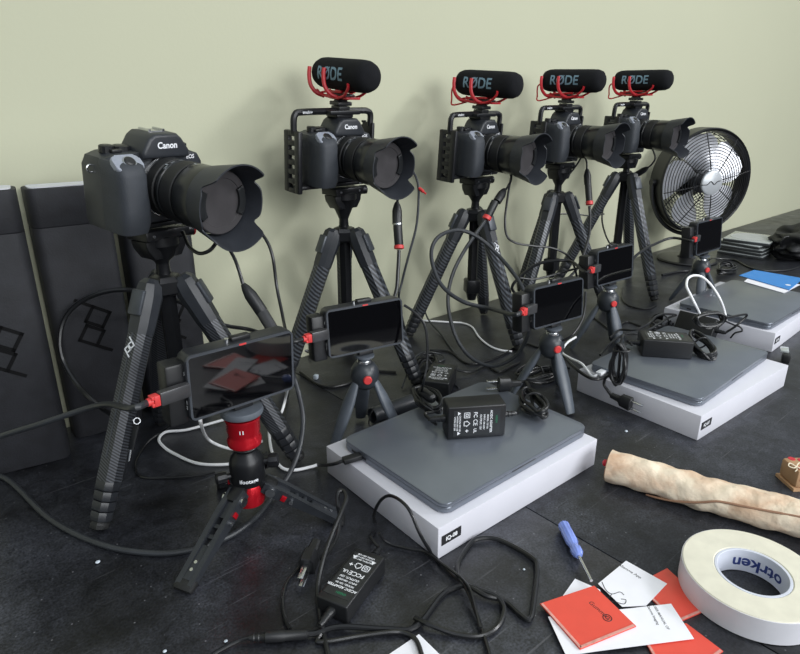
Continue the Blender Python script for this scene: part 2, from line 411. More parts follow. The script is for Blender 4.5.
    for ang, y in ((-.5, .028), (-.15, .063)):
        for q in (0, .018): mk.text('I', .006*K, (lambda A, Y: lambda x, yy: ong(A+x/Rk, Y-yy/K,   .0371*K if Y > .06 else Rk))(ang+q, y), bold=.03)
    mk.build('focal_marks', M['grey_ink'], L)
    # petal hood
    nphi = 120
    def edge(phi):
        c_ = abs(math.cos(phi)); s_ = abs(math.sin(phi))
        f = min(1, max(0, (c_-.50)/.22)); f = f*f*(3-2*f)
        g_ = min(1, max(0, (s_-.80)/.16)); g_ = g_*g_*(3-2*g_)
        return .021+.022*f+.008*g_
    rings = []
    def row(r0, r1, k):
        ring = []
        for i in range(nphi):
            ph = 2*PI*i/nphi; e = edge(ph)*K*k; r = (r0+(r1-r0)*(e/(.043*K)))*K
            ring.append(Vector(o)+Vector((r*math.sin(ph), -.086*K-e, r*math.cos(ph))))
        return ring
    for k in (0, .3, .6, 1): rings.append(row(.0385, .0475, k))
    for k in (1, .6, .3, 0): rings.append(row(.0370, .0458, k))
    hd = MB(); hd._faces(rings+[rings[0]], caps=False); hd = hd.build('lens_hood', M['hood'], L, angle=40)
    # cap with two pinch grips
    MB().lathe([(.0358*K, .0905*K), (.0358*K, .0965*K), (.0345*K, .098*K), (.0275*K, .098*K), (.027*K, .0972*K), (0, .0972*K)], o, (0, -1, 0), 56).build('lens_cap', M['cap'], L)
    for sx in (-1, 1):
        pts = []
        for k in range(9):
            a = (-.5+k/8)*1.1; pts.append((sx*.0325*K*math.cos(a), .0325*K*math.sin(a)))
        for k in range(9):
            a = (.5-k/8)*1.1; pts.append((sx*.024*K*math.cos(a), .0245*K*math.sin(a)))
        if sx < 0: pts.reverse()
        MB().prism(pts, .0035*K, frame(Vector(o)+Vector((0, -.097*K, 0)), (1, 0, 0), (0, 0, 1)), .0008).build('cap_pinch_grip', M['lens'], L)
    # base plate of the quick release
    MB().box(V(.004, .004, -.003), V(.06, .038, .0055), .0015).build('mounting_plate', M['cage'], t)
    if cage:
        c = MB()
        # side handle: two rails and rungs, with slots between
        for y in (-.010, .018): c.box(V(-.080, y, .036), V(.008, .013, .096), .002)
        for k in range(7): c.box(V(-.080, .004, -.008+k*.0147), V(.0072, .020, .0080), .001)
        c.build('cage_handle', M['cage'], t)
        b = MB()
        b.box(V(-.0045, .004, -.0035), V(.149, .034, .0065), .002)                     # foot bar
        b.box(V(.077, .006, .044), V(.006, .028, .10), .002)                          # far side
        b.tube([V(-.080, .002, .080), V(-.080, .002, .100), V(-.077, .002, .108), V(-.070, .002, .111), V(-.03, .002, .112), V(.05, .002, .113), V(.070, .002, .112), V(.077, .002, .106), V(.077, .002, .088)], .0052*K, 8, 4, flat=(1, 1.0))
        b.box(V(.010, .002, .1115), V(.062, .034, .007), .002); b.box(V(.012, .004, .106), V(.034, .03, .006), .002)
        for k in range(3): b.box(V(.077, .018, .094-k*.007), V(.006, .006, .003))
        for x in (.046, .058): b.box(V(x, .012, .1115), V(.006, .03, .006), .001)
        b = b.build('cage_frame', M['cage'], t)
        MB().flat_text('smallrig', .006*K, frame(V(-.058, -.0042, .1115), (1, 0, 0), (0, 0, 1)), bold=.02).build('cage_lettering', M['white_ink'], b)
        for x in (-.03, .0, .045): MB().cyl(V(x, -.0125, -.0035), V(x, -.0145, -.0035), .0024*K, seg=12).build('cage_screw', M['silver'], b)
        MB().box(V(.012, .002, .1175), V(.022, .022, .006), .001).build('cold_shoe', M['blackplastic'], b)
    return t
def cam_point(o, x, y, z):
    m = Matrix.Translation(o.location) @ o.rotation_euler.to_matrix().to_4x4()
    return m @ Vector((x*CK, y*CK, z*CK))
# ---------------------------------------------------------------- microphones: axis -Y, origin at the foot of the shock mount
def make_mic(loc, rz, label, cord=False, tilt=0):
    t = thing('microphone', label, 'microphone', loc, rz, 'shotgun microphones on the caged cameras', rot=(tilt, 0, rz))
    R, Lh, z0 = .0230, .142, .0455
    prof = [(.0, 0), (R*.62, .0015), (R*.86, .006), (R*.97, .014), (R, .024), (R*1.0, Lh-.026), (R*.97, Lh-.014), (R*.85, Lh-.006), (R*.6, Lh-.0015), (0, Lh)]
    y0 = .060
    w = MB().lathe(prof, (0, y0, z0), (0, -1, 0), 40).build('foam_windshield', M['foam'], t, angle=60)
    for sd in (-1, 1):
        def fn(x, y, sd=sd):
            a = y/R; r = R+.0008
            return Vector((sd*r*math.cos(a), sd*x-.002, z0+r*math.sin(a)))
        MB().text('RØDE', .0255, fn, bold=.022, cuts=8).build('maker_lettering', M['blue_ink'], w)
    # shoe and rail
    f = MB()
    f.box((0, 0, .0035), (.026, .026, .006), .0015); f.cyl((0, 0, .006), (0, 0, .013), .011, .009, 20)
    f.box((0, .0, .0155), (.02, .05, .006), .002)
    f.build('shoe_mount', M['blackplastic'], t)
    r = MB()
    for ys in (.046, .004):
        for sx in (-1, 1):
            r.tube([(sx*.0245, ys+.006, z0+.008), (sx*.0262, ys+.005, z0-.004), (sx*.0255, ys+.002, z0-.018), (sx*.019, ys-.004, z0-.029), (sx*.008, ys-.012, z0-.034)], .0031, 8, 5, flat=(1.1, 1))
    for sx in (-1, 1):                                                       # long bowl that rises to the front
        r.tube([(sx*.012, .050, z0-.026), (sx*.013, .036, z0-.031), (sx*.013, .0, z0-.034), (sx*.015, -.028, z0-.030), (sx*.019, -.046, z0-.019), (sx*.021, -.050, z0-.011)], .0022, 8, 5)
        r.tube([(sx*.010, .046, z0-.030), (sx*.010, .02, z0-.026), (sx*.012, -.02, z0-.0245)], .0018, 8, 5)
    r.box((0, .0, z0-.0325), (.026, .07, .0035), .001)
    r.build('shock_mount', M['red'], t)
    if cord:
        MB().tube([(-.004, y0-.001, z0-.004), (-.008, y0+.010, z0-.012), (-.010, y0+.008, z0-.03), (-.010, y0+.004, z0-.042), (-.004, .03, .012)], .0016, 8, 6).build('cord', M['red'], t)
    return t
# ---------------------------------------------------------------- large tripods
def make_tripod(x, y, apex, top, ang, label, R=.136, logo=0, bands=4, headturn=0, redknob=False, weave='carbon'):
    t = thing('tripod', label, 'tripod', (x, y, 0), ang, 'black tripods behind the monitors')
    hub = MB()
    hub.lathe([(.014, apex-.020), (.020, apex-.016), (.021, apex-.002), (.017, apex+.004), (.012, apex+.006)], (0, 0, 0), (0, 0, 1), 6)
    hub.build('hub', M['blackmetal'], t, angle=30)
    col = MB()
    col.prism([(.0085*math.cos(a+PI/3)*1.25, .0085*math.sin(a+PI/3)*1.25) for a in [2*PI*k/6 for k in range(6)]], apex-.105, Matrix.Translation((0, 0, .09)))
    col.box((0, 0, .105), (.03, .03, .03), .004); col.cyl((0, 0, .075), (0, 0, .09), .009, .012, 16)
    col.build('centre_column', M['blackmetal'], t)
    for k in range(3):
        a = 2*PI*k/3
        e, tg = Vector((math.cos(a), math.sin(a), 0)), Vector((-math.sin(a), math.cos(a), 0))
        p0 = e*.022+Vector((0, 0, apex-.004)); p1 = e*R+Vector((0, 0, .003))
        d = (p1-p0); Ln = d.length; d.normalize(); nrm = tg.cross(d)
        if nrm.z < 0: nrm = -nrm
        def oct_(w, h): return [(w*.5, h*.22), (w*.28, h*.5), (-w*.28, h*.5), (-w*.5, h*.22), (-w*.5, -h*.22), (-w*.28, -h*.5), (w*.28, -h*.5), (w*.5, -h*.22)]
        def fr(s_): return frame(p0+d*s_, tg, d.cross(tg))
        leg = MB(); n0 = .056
        leg.prism(oct_(.0262, .024), Ln*.80-n0, fr(n0))
        leg = leg.build('leg', M[weave], t, angle=25)
        j = MB()                                                               # moulded shoulder
        j._faces([[fr(s_) @ Vector((x_, y_, 0)) for x_, y_ in oct_(w, h)] for s_, w, h in ((-.008, .014, .016), (-.002, .022, .026), (.012, .028, .029), (.030, .0285, .027), (.046, .0285, .026), (.057, .0275, .0252))])
        j.build('leg_shoulder', M['body'], leg, angle=25)
        tb = MB().box((0, 0, 0), (.019, .005, .030), .002, frame(p0+d*.022+nrm*.0155, tg, d.cross(tg)) @ Matrix.Identity(4))
        tb.build('angle_stop', M['greymetal'], leg)
        cl = MB(); s0 = Ln*.80
        seg = (Ln*.965-s0)/bands
        for q in range(bands):
            w = .0258-.0010*q
            cl.prism(oct_(w, w*.92), seg-.0012, fr(s0+seg*q), .0006)
        cl.build('leg_clamp', M['monitor'], leg, angle=25)
        ft = MB(); ft._faces([[fr(s_) @ Vector((x_, y_, 0)) for x_, y_ in oct_(w, w)] for s_, w in ((Ln*.962, .015), (Ln*.975, .019), (Ln*.992, .018), (Ln*.999, .011))])
        ft.build('rubber_foot', M['lensrib'], leg)
        st = MB().box((0, 0, Ln*.40), (.0016, .0006, Ln*.62), 0, fr(0) @ Matrix.Translation((0, (.0122 if (d.cross(tg)).dot(nrm) > 0 else -.0122), 0)))  # pale strip painting the highlight along the leg seam
        st.build('seam_glint', M['rim'], leg)
        if logo and k == logo-1:
            l = MB(); strokes(l, scaled(PD, .0062), .0015, .0008, frame(p0+d*(Ln*.26)+nrm*.0119+tg*.0, tg*1.0 if tg.cross(-d).dot(nrm) > 0 else -tg, -d) @ Matrix.Rotation(math.radians(48), 4, 'Z'))
            l.build('maker_emblem', M['white_ink'], leg)
    # ball head
    h0 = apex+.004
    hd = MB().lathe([(.0085, h0), (.0075, h0+.014), (.009, h0+.018), (.016, top-.034), (.019, top-.024), (.0225, top-.020), (.0225, top-.010), (.018, top-.008), (.018, top-.0065)], (0, 0, 0), (0, 0, 1), 24).build('ball_head', M['blackmetal'], t)
    ca = headturn-ang
    Hm = Matrix.Rotation(ca, 4, 'Z')
    cm = MB()
    cm.box((0, 0, top-.0062), (.058, .040, .0115), .002, Hm)
    for sx in (-1, 1):
        cm.prism([(-.009, -.012), (.002, -.012), (.010, .000), (.012, .010), (-.009, .012)] if sx > 0 else [(-.002, -.012), (.009, -.012), (.009, .012), (-.012, .010), (-.010, .000)], .03, Hm @ frame((sx*.016, .015, top-.0225), (1, 0, 0), (0, 0, 1)), .002)
    cm.build('head_clamp', M['blackmetal'], t)
    kn = MB().cyl(Hm @ Vector((.030, -.004, top-.008)), Hm @ Vector((.044, -.006, top-.008)), .0075, seg=20).build('clamp_knob', M['blackmetal'], t)
    if redknob: MB().torus(Hm @ Vector((.043, -.006, top-.008)), Hm.to_3x3() @ Vector((1, -.1, 0)), .0068, .0012, 24, 6).build('red_ring', M['red'], kn)
    for sx in (-.020, .018): MB().cyl(Hm @ Vector((sx, -.0200, top-.0062)), Hm @ Vector((sx, -.0213, top-.0062)), .0018, seg=10).build('clamp_screw', M['silver'], t)
    return t
# ---------------------------------------------------------------- monitors: screen towards -Y, origin at the middle of the bottom edge
def make_monitor(loc, w, h, rz, tilt, roll, label, lit=False):
    t = thing('monitor', label, 'monitor', loc, 0, 'field monitors on small stands', rot=(0, 0, 0))
    t.rotation_mode = 'QUATERNION'
    t.rotation_quaternion = (Matrix.Rotation(rz, 3, 'Z') @ Matrix.Rotation(-tilt, 3, 'X') @ Matrix.Rotation(roll, 3, 'Y')).to_quaternion()
    F = lambda y: frame((0, y, h/2), (1, 0, 0), (0, 0, 1))
    MB().prism(rect_round(w, h, .007), .019, F(.019), .002).build('housing', M['monitor'], t)
    rm = MB(); oo, ii = rect_round(w-.001, h-.001, .0065), rect_round(w-.0062, h-.0062, .003)
    fo, fi = F(-.0016), F(-.0016); bo = F(.002)
    rm._faces([[bo @ Vector((x, y, 0)) for x, y in oo], [fo @ Vector((x*.997, y*.995, 0)) for x, y in oo], [fi @ Vector((x, y, 0)) for x, y in ii], [F(.001) @ Vector((x, y, 0)) for x, y in ii]], caps=False)
    rm.build('bezel', M['rim'], t, angle=30)
    MB().prism(rect_round(w-.0063, h-.0063, .003), .0012, F(.0004)).build('screen', M['screen'], t)
    MB().box((.0, -.0018, h-.0018), (.008, .0006, .0018)).build('red_mark', M['redhot'], t)
    MB().box((.003, .010, h+.0022), (.022, .009, .005), .0015).build('top_key', M['blackplastic'], t)
    MB().cyl((-.012, .010, h-.0005), (-.012, .010, h+.0035), .0026, seg=14).build('tally_lamp', M['silver'], t)
    # battery plate and port cover at the left side, behind
    MB().box((-w/2-.008, .016, h*.42), (.020, .022, h*.92), .003).build('battery_block', M['blackplastic'], t)
    s = MB()
    for z in (.22, .30, .5, .58, .74): s.box((-w/2-.0006, .003, h*z), (.001, .0016, h*.06))
    s.build('port_marks', M['silver'], t)
    MB().box((0, .010, -.003), (.022, .014, .006), .001).build('shoe_foot', M['blackplastic'], t)
    return t
def mon_mat(o): return Matrix.Translation(o.location) @ o.rotation_quaternion.to_matrix().to_4x4()
# ---------------------------------------------------------------- small stands
def make_stand(x, y, top, ang, label, leg_out=.055, leglen=None):
    t = thing('mini_tripod', label, 'mini tripod', (x, y, 0), ang, 'small tabletop tripods under the monitors')
    hz = top-.030
    MB().lathe([(.012, hz-.020), (.018, hz-.014), (.0205, hz-.002), (.0195, hz+.008), (.014, hz+.017), (.0105, hz+.0185)], (0, 0, 0), (0, 0, 1), 32).build('hub', M['pixidark'], t, angle=50)
    MB().lathe([(.0105, hz+.0165), (.011, hz+.0195), (.010, hz+.0225), (.008, hz+.023)], (0, 0, 0), (0, 0, 1), 28).build('collar', M['silver'], t)
    MB().lathe([(.008, hz+.0225), (.009, top-.004), (.014, top-.003), (.014, top-.0003)], (0, 0, 0), (0, 0, 1), 28).build('top_plate', M['greydisc'], t)
    va = math.radians(229)-ang+.25
    dv = Vector((math.cos(va), math.sin(va), -.05))
    MB().lathe([(.0062, .0165), (.0062, .0215), (.005, .023), (0, .0232)], (0, 0, hz), dv, 20).build('release_button', M['redhot'], t)
    for k in range(3):
        a = 2*PI*k/3; e = Vector((math.cos(a), math.sin(a), 0)); tg = Vector((-e.y, e.x, 0))
        p0 = e*.008+Vector((0, 0, hz-.006)); p1 = e*leg_out+Vector((0, 0, .0005))
        d = (p1-p0); Ln = d.length; d.normalize(); up = tg.cross(d)
        if up.z < 0: up = -up
        rings = []
        for q, wv, hv in ((0, .010, .006), (.12, .015, .009), (.3, .0215, .012), (.5, .0225, .0125), (.75, .020, .011), (.95, .017, .009), (1, .0155, .007)):
            c = p0+d*(Ln*q)+up*(.006 if q < .95 else .0055)
            rings.append([c+tg*(wv/2*math.cos(b))+up*(hv*.5*math.sin(b)) for b in [2*PI*i/16 for i in range(16)]])
        mb = MB(); mb._faces(rings); mb.build('leg', M['pixi'], t, angle=50)
    return t
# ---------------------------------------------------------------- the row of cameras
DEG = math.radians
rig = [  # x, y, apex, plate top, leg angle, lens direction, tilt
    (.252, .722, .264, .326, 204, 285, 7), (.600, .834, .262, .334, 176, 273, 5), (.920, .829, .260, .327, 149, 275, 4),
    (1.195, .828, .270, .338, 188, 272, 3), (1.470, .820, .296, .345, 133, 270, 3)]
CAM = ['black camera without a microphone, largest and leftmost in the row',
       'caged camera with microphone, second along the row from the left, lens cap facing out',
       'caged camera in the middle of the row, third from the left',
       'caged camera second from the fan, partly behind the middle one',
       'caged camera nearest the fan, its lens in front of the fan']
TRI = ['tripod with a white leg emblem under the camera that has no microphone',
       'tripod standing behind the second monitor, dark column between two pale striped legs',
       'tripod in the middle of the row, circled by a big black cable loop',
       'tripod second from the fan, behind the third monitor',
       'tripod nearest the fan, its right foot beside the farthest white box']
MIC = ['foam covered microphone with red mount, leftmost of the four', 'foam covered microphone with red mount on the middle camera of the row',
       'foam covered microphone with red mount, third of the four from the left', 'foam covered microphone with red mount on the camera nearest the fan']
cams = []
for i, (x, y, ap, top, an, ld, tl) in enumerate(rig):
    make_tripod(x, y, ap, top, DEG(an), TRI[i], logo=(1 if i == 0 else 2 if i in (2,) else 0), headturn=DEG(ld-270), redknob=(i == 0), weave='carbon' if i else 'carbonfine', R=(.146, .136, .136, .136, .150)[i])
    ofs = Matrix.Rotation(DEG(ld-270), 3, 'Z') @ Vector(((-.007, -.014, -.008, -.010, -.008)[i], .004, 0))
    cm = make_camera((x+ofs.x, y+ofs.y, top+(.0084 if i == 0 else .0088)), DEG(ld-270), CAM[i], cage=i > 0, tilt=DEG(tl))
    cams.append(cm)
    if i:
        p = cam_point(cm, .012, .002, .1208)
        make_mic(p, DEG(ld-270+(0, -5, -2, 2, 1)[i]), MIC[i-1], cord=i > 1, tilt=DEG((0, 5, 4, 2, 1)[i]))
tr = bpy.data.objects['tripod']; ti_ = (Matrix.Translation(tr.location) @ Matrix.Rotation(tr.rotation_euler.z, 4, 'Z')).inverted()
k = MB(); k.torus(ti_ @ W(137, 421, .700), ti_.to_3x3() @ (W(137, 421, .6)-W(137, 421, .7)), .0035, .0009, 20, 6); k.cyl(ti_ @ W(131, 448, .705), ti_ @ W(129, 461, .705), .0011, seg=8)
k = k.build('hook', M['silver'], tr)
MB().tube([ti_ @ W(136.5, 425, .700), ti_ @ W(134, 436, .702), ti_ @ W(131, 449, .705)], .0038, 8, 4, flat=(1, .5)).build('pull_tab', M['blackplastic'], k)
# ---------------------------------------------------------------- monitors on their stands
def solve(px, D0):
    c = W(sum(a[0] for a in px)/4, sum(a[1] for a in px)/4, D0); return c
mons = []
MON = [(W(243, 374, .640), .1235, .072, 2, -1.5, 1.2), (W(366, 327.5, .832), .1165, .0675, -10.6, 4.5, 0), (W(558.5, 303, .950), .113, .066, -6.5, 5.5, 0),
       (W(615, 264.8, 1.150), .112, .067, -4.3, 6.1, 0), (W(709, 236, 1.425), .125, .077, -1.3, 6.4, 0)]
MLAB = ['monitor reflecting red cards, largest and nearest, on the red topped stand', 'blank black monitor second from the left, on a stand with a red button',
        'black monitor in front of the middle tripod, beyond the first white box', 'black monitor in front of the tripod that is second from the fan', 'black monitor in front of the fan, farthest of the five']
SLAB = [None, 'small grey tripod with red button under the second monitor from the left', 'small grey tripod beyond the nearest white box, one leg towards the viewer',
        'small grey tripod with red button between the two nearer white boxes', 'small grey tripod below the monitor in front of the fan']
for i, (c, w, h, rz, ti, ro) in enumerate(MON):
    up = Matrix.Rotation(DEG(rz), 3, 'Z') @ Matrix.Rotation(-DEG(ti), 3, 'X') @ Vector((0, 0, 1))
    mo = make_monitor(c-up*(h/2), w, h, DEG(rz), DEG(ti), DEG(ro), MLAB[i])
    mons.append(mo)
    foot = mon_mat(mo) @ Vector((0, .010, -.0062))
    if i: make_stand(foot.x, foot.y, foot.z-.0012, DEG((0, 180, 254, 250, 214)[i]), SLAB[i])
# the nearest stand: red swivel, ball head, three slotted legs
m0 = mons[0]; ft = mon_mat(m0) @ Vector((0, .010, -.0062)); TZ = ft.z-.0008
t = thing('tabletop_tripod', 'black tabletop tripod with red swivel and slotted legs, under the nearest monitor', 'mini tripod', (ft.x, ft.y, 0), 0)
MB().lathe([(.012, TZ-.010), (.0225, TZ-.007), (.0235, TZ-.0045), (.0225, TZ)], (0, 0, 0), (0, 0, 1), 40).build('top_disc', M['greydisc'], t)
sw = MB().lathe([(.016, TZ-.046), (.0185, TZ-.044), (.019, TZ-.038), (.0172, TZ-.034), (.0172, TZ-.030), (.0182, TZ-.026), (.0182, TZ-.016), (.0195, TZ-.013), (.0195, TZ-.0105), (.012, TZ-.0102)], (0, 0, 0), (0, 0, 1), 44).build('swivel', M['redmetal'], t)
va = DEG(238)
MB().text('I I', .006, lambda x, y: Vector((.0190*math.cos(va+x/.019), .0190*math.sin(va+x/.019), TZ-.022+y)), bold=.03).build('swivel_marks', M['white_ink'], sw)
bh = MB().lathe([(.018, TZ-.093), (.0195, TZ-.090), (.0195, TZ-.068), (.0175, TZ-.061), (.0135, TZ-.056), (.0125, TZ-.052), (.014, TZ-.049), (.012, TZ-.0462)], (0, 0, 0), (0, 0, 1), 40).build('ball_head', M['blackmetal'], t)
MB().text('ifootage', .0066, lambda x, y: Vector((.0199*math.cos(va+.15+x/.0199), .0199*math.sin(va+.15+x/.0199), TZ-.083+y)), bold=.02).build('maker_lettering', M['white_ink'], bh)
for a, z, r in ((DEG(330), -.070, .007), (DEG(20), -.083, .008), (DEG(165), -.082, .006)):
    e = Vector((math.cos(a), math.sin(a), 0)); c = Vector((0, 0, TZ+z))
    k = MB().cyl(c+e*.017, c+e*.024, r*.6, seg=14).lathe([(r, 0), (r*1.1, .003), (r*1.1, .010), (r*.8, .012)], c+e*.0235, e, 20, .08).build('locking_knob', M['blackmetal'], t)
bz = TZ-.093
MB().lathe([(.008, bz-.030), (.0165, bz-.027), (.018, bz-.018), (.0175, bz-.006), (.015, bz-.0003)], (0, 0, 0), (0, 0, 1), 36).build('red_base', M['redmetal'], t)
fa = P(187, 587); fb = P(338, 521)
angs = []
for q in (fa, fb): angs.append(math.atan2(q.y-ft.y, q.x-ft.x))
mid = (angs[0]+angs[1])/2
angs.append(mid+PI if abs(angs[0]-angs[1]) < PI else mid)
outs = [math.hypot(fa.x-ft.x, fa.y-ft.y), math.hypot(fb.x-ft.x, fb.y-ft.y), .088]
for a, ro in zip(angs, outs):
    e = Vector((math.cos(a), math.sin(a), 0)); tg = Vector((-e.y, e.x, 0))
    p0 = e*.021+Vector((0, 0, bz-.006)); p1 = e*ro+Vector((0, 0, .006))
    d = p1-p0; Ln = d.length; d.normalize(); up = tg.cross(d)
    if up.z < 0: up = -up
    fr = frame(p0, d, up); zz = fr.to_3x3() @ Vector((0, 0, 1))
    side = [(-.004, -.006), (Ln*.25, -.0075), (Ln*.75, -.0045), (Ln+.004, -.0040), (Ln+.004, .003), (Ln*.7, .0045), (Ln*.2, .007), (-.004, .006)]
    b = MB()
    wz = .0105
    for s_ in (-1, 1):                                       # two side rails and cross webs leave three slots
        b.prism(side, .006, frame(p0+zz*(s_*(wz-.003)-.003), d, up))
    for u0, u1 in ((-.003, .30), (.37, .42), (.49, .54), (.61, 1.0)):
        b.box(((u0+u1)/2*Ln, -.0002, 0), ((u1-u0)*Ln, .0065, 2*wz-.008), .001, fr)
    lg = b.build('leg', M['legmetal'], t, angle=25)
    c = MB(); c.box((0, 0, 0), (.022, .014, .017), .003, fr); c.build('leg_hinge', M['blackmetal'], lg)
    for u_, r in ((.006, .0056), (.032, .0026)):
        for s_ in (-1, 1): MB().cyl(fr @ Vector((u_, -.0005, s_*wz*.8)), fr @ Vector((u_, -.0005, s_*(wz+.0028))), r, seg=16).build('leg_bolt', M['silver'], lg)
    for u_ in (.80, .88): MB().cyl(fr @ Vector((Ln*u_, .002, 0)), fr @ Vector((Ln*u_, .0042, 0)), .0018, seg=12).build('leg_bolt', M['silver'], lg)
    for s_ in (-1, 1): MB().box((.0225, -.001, s_*(wz+.0006)), (.006, .007, .003), .0008, fr).build('red_tab', M['redmetal'], lg)
    MB().box((Ln+.002, -.0012, 0), (.014, .0085, .023), .003, fr).build('rubber_foot', M['lensrib'], lg)
# ---------------------------------------------------------------- black cases against the wall
def make_case(x, y, rz, h, label, logo_pos, w=.098, d=.05, lw=.024, lrot=58):
    t = thing('storage_case', label, 'case', (x, y, 0), rz, 'tall black cases against the wall')
    rr = rect_round(w, d, .012, 4)
    MB().prism(rr, h*.858, Matrix.Translation((0, 0, .0002)), .001).build('case_body', M['case'], t)
    ld = MB().prism(rr, h*.140, Matrix.Translation((0, 0, h*.859)), .0015).build('lid', M['case'], t)
    MB().prism(rect_round(w-.010, d-.010, .008, 4), .0012, Matrix.Translation((0, 0, h*.999+.0002))).build('top_panel', M['casetop'], ld)
    l = MB(); strokes(l, scaled(PD, lw), lw*.19, .0006, frame((logo_pos[0], -d/2, logo_pos[1]), (1, 0, 0), (0, 0, 1)) @ Matrix.Rotation(DEG(lrot), 4, 'Z'))
    l.build('pressed_emblem', M['caselogo'], t)
    return t
make_case(.0945, .887, DEG(-10), .366, 'tall black case with a pressed emblem, leftmost at the photo edge', (.0, .172))
make_case(.206, .9215, DEG(-4), .360, 'tall black case with a pale top, half hidden by the nearest tripod leg', (.002, .166))
make_case(.318, .9265, DEG(-1), .346, 'tall black case directly behind the nearest tripod, its top hidden by the camera', (0, .155))
# ---------------------------------------------------------------- white boxes and laptops
def make_box(c0, rz, sx, sy, h, label, txt):
    t = thing('laptop_box', label, 'box', c0, rz, 'white boxes under the laptops')
    MB().box((sx/2, sy/2, h*.5), (sx, sy, h), .0012).build('box_shell', M['boxwhite'], t)
    st = MB().box((.0195, -.0003, h*.54), (.029, .0006, .0120)).build('sticker', M['dark_ink'], t)
    MB().flat_text(txt, .0072, frame((.0195, -.00075, h*.54), (1, 0, 0), (0, 0, 1)), bold=.03).build('sticker_lettering', M['white_ink'], st)
    return t
def make_laptop(c0, rz, label, w=.270, d=.188, z=.0405):
    t = thing('laptop', label, 'laptop', (c0[0], c0[1], z), rz, 'closed grey laptops on the white boxes')
    T = Matrix.Translation((w/2, d/2, 0))
    MB().prism(rect_round(w, d, .011, 6), .0075, T @ Matrix.Translation((0, 0, .0012)), .0018).build('base', M['laptop'], t)
    MB().prism(rect_round(w, d, .011, 6), .0048, T @ Matrix.Translation((0, 0, .0092)), .0012).build('lid', M['laptop'], t)
    MB().box((w/2, .0015, .0088), (.045, .004, .0022), .0008).build('opening_notch', M['laptopedge'], t)
    f = MB()
    for x in (.03, w-.03):
        for y in (.025, d-.025): f.cyl((x, y, .0001), (x, y, .0014), .006, seg=16)
    f.build('foot', M['lensrib'], t)
    s = MB()
    for y in (d-.025, d-.045): s.box((-.0002, y, .0055), (.0008, .009, .003))
    s.build('port', M['dark_ink'], t)
    MB().box((w/2, d-.004, .0098), (w*.7, .006, .002), .0008).build('hinge', M['laptopedge'], t)
    return t
BH = .040
bx = [(P(437.6, 560), DEG(-1.5), .290, .216), (P(697, 441), DEG(-3.0), .298, .212), (P(771.5, 352.5), DEG(2), .310, .222)]
BL = ['white box nearest the viewer, an adapter and laptop on top', 'white box in the middle of the three, a power plug hanging down its side', 'white box farthest back on the right, with a blue card on it']
for (c, rz, sx, sy), l, tx in zip(bx, BL, ('IQ-08', 'IQ-07', 'IQ-06')): make_box((c.x, c.y, .0003), rz, sx, sy, BH, l, tx)
q = [P(445, 507, .053), P(700, 400, .053), P(766, 330, .053)]
LL = ['closed grey laptop nearest the viewer, under the upright adapter', 'closed grey laptop on the middle box, under an adapter lying flat', 'closed grey laptop on the farthest box, beside the blue card']
lz = BH+.0005
laps = [make_laptop((.397, .384), DEG(-.5), LL[0], z=lz), make_laptop((.858, .317), DEG(1), LL[1], z=lz, w=.280, d=.183), make_laptop((1.292, .374), DEG(0), LL[2], z=lz, w=.285, d=.186)]
LT = lz+.0141
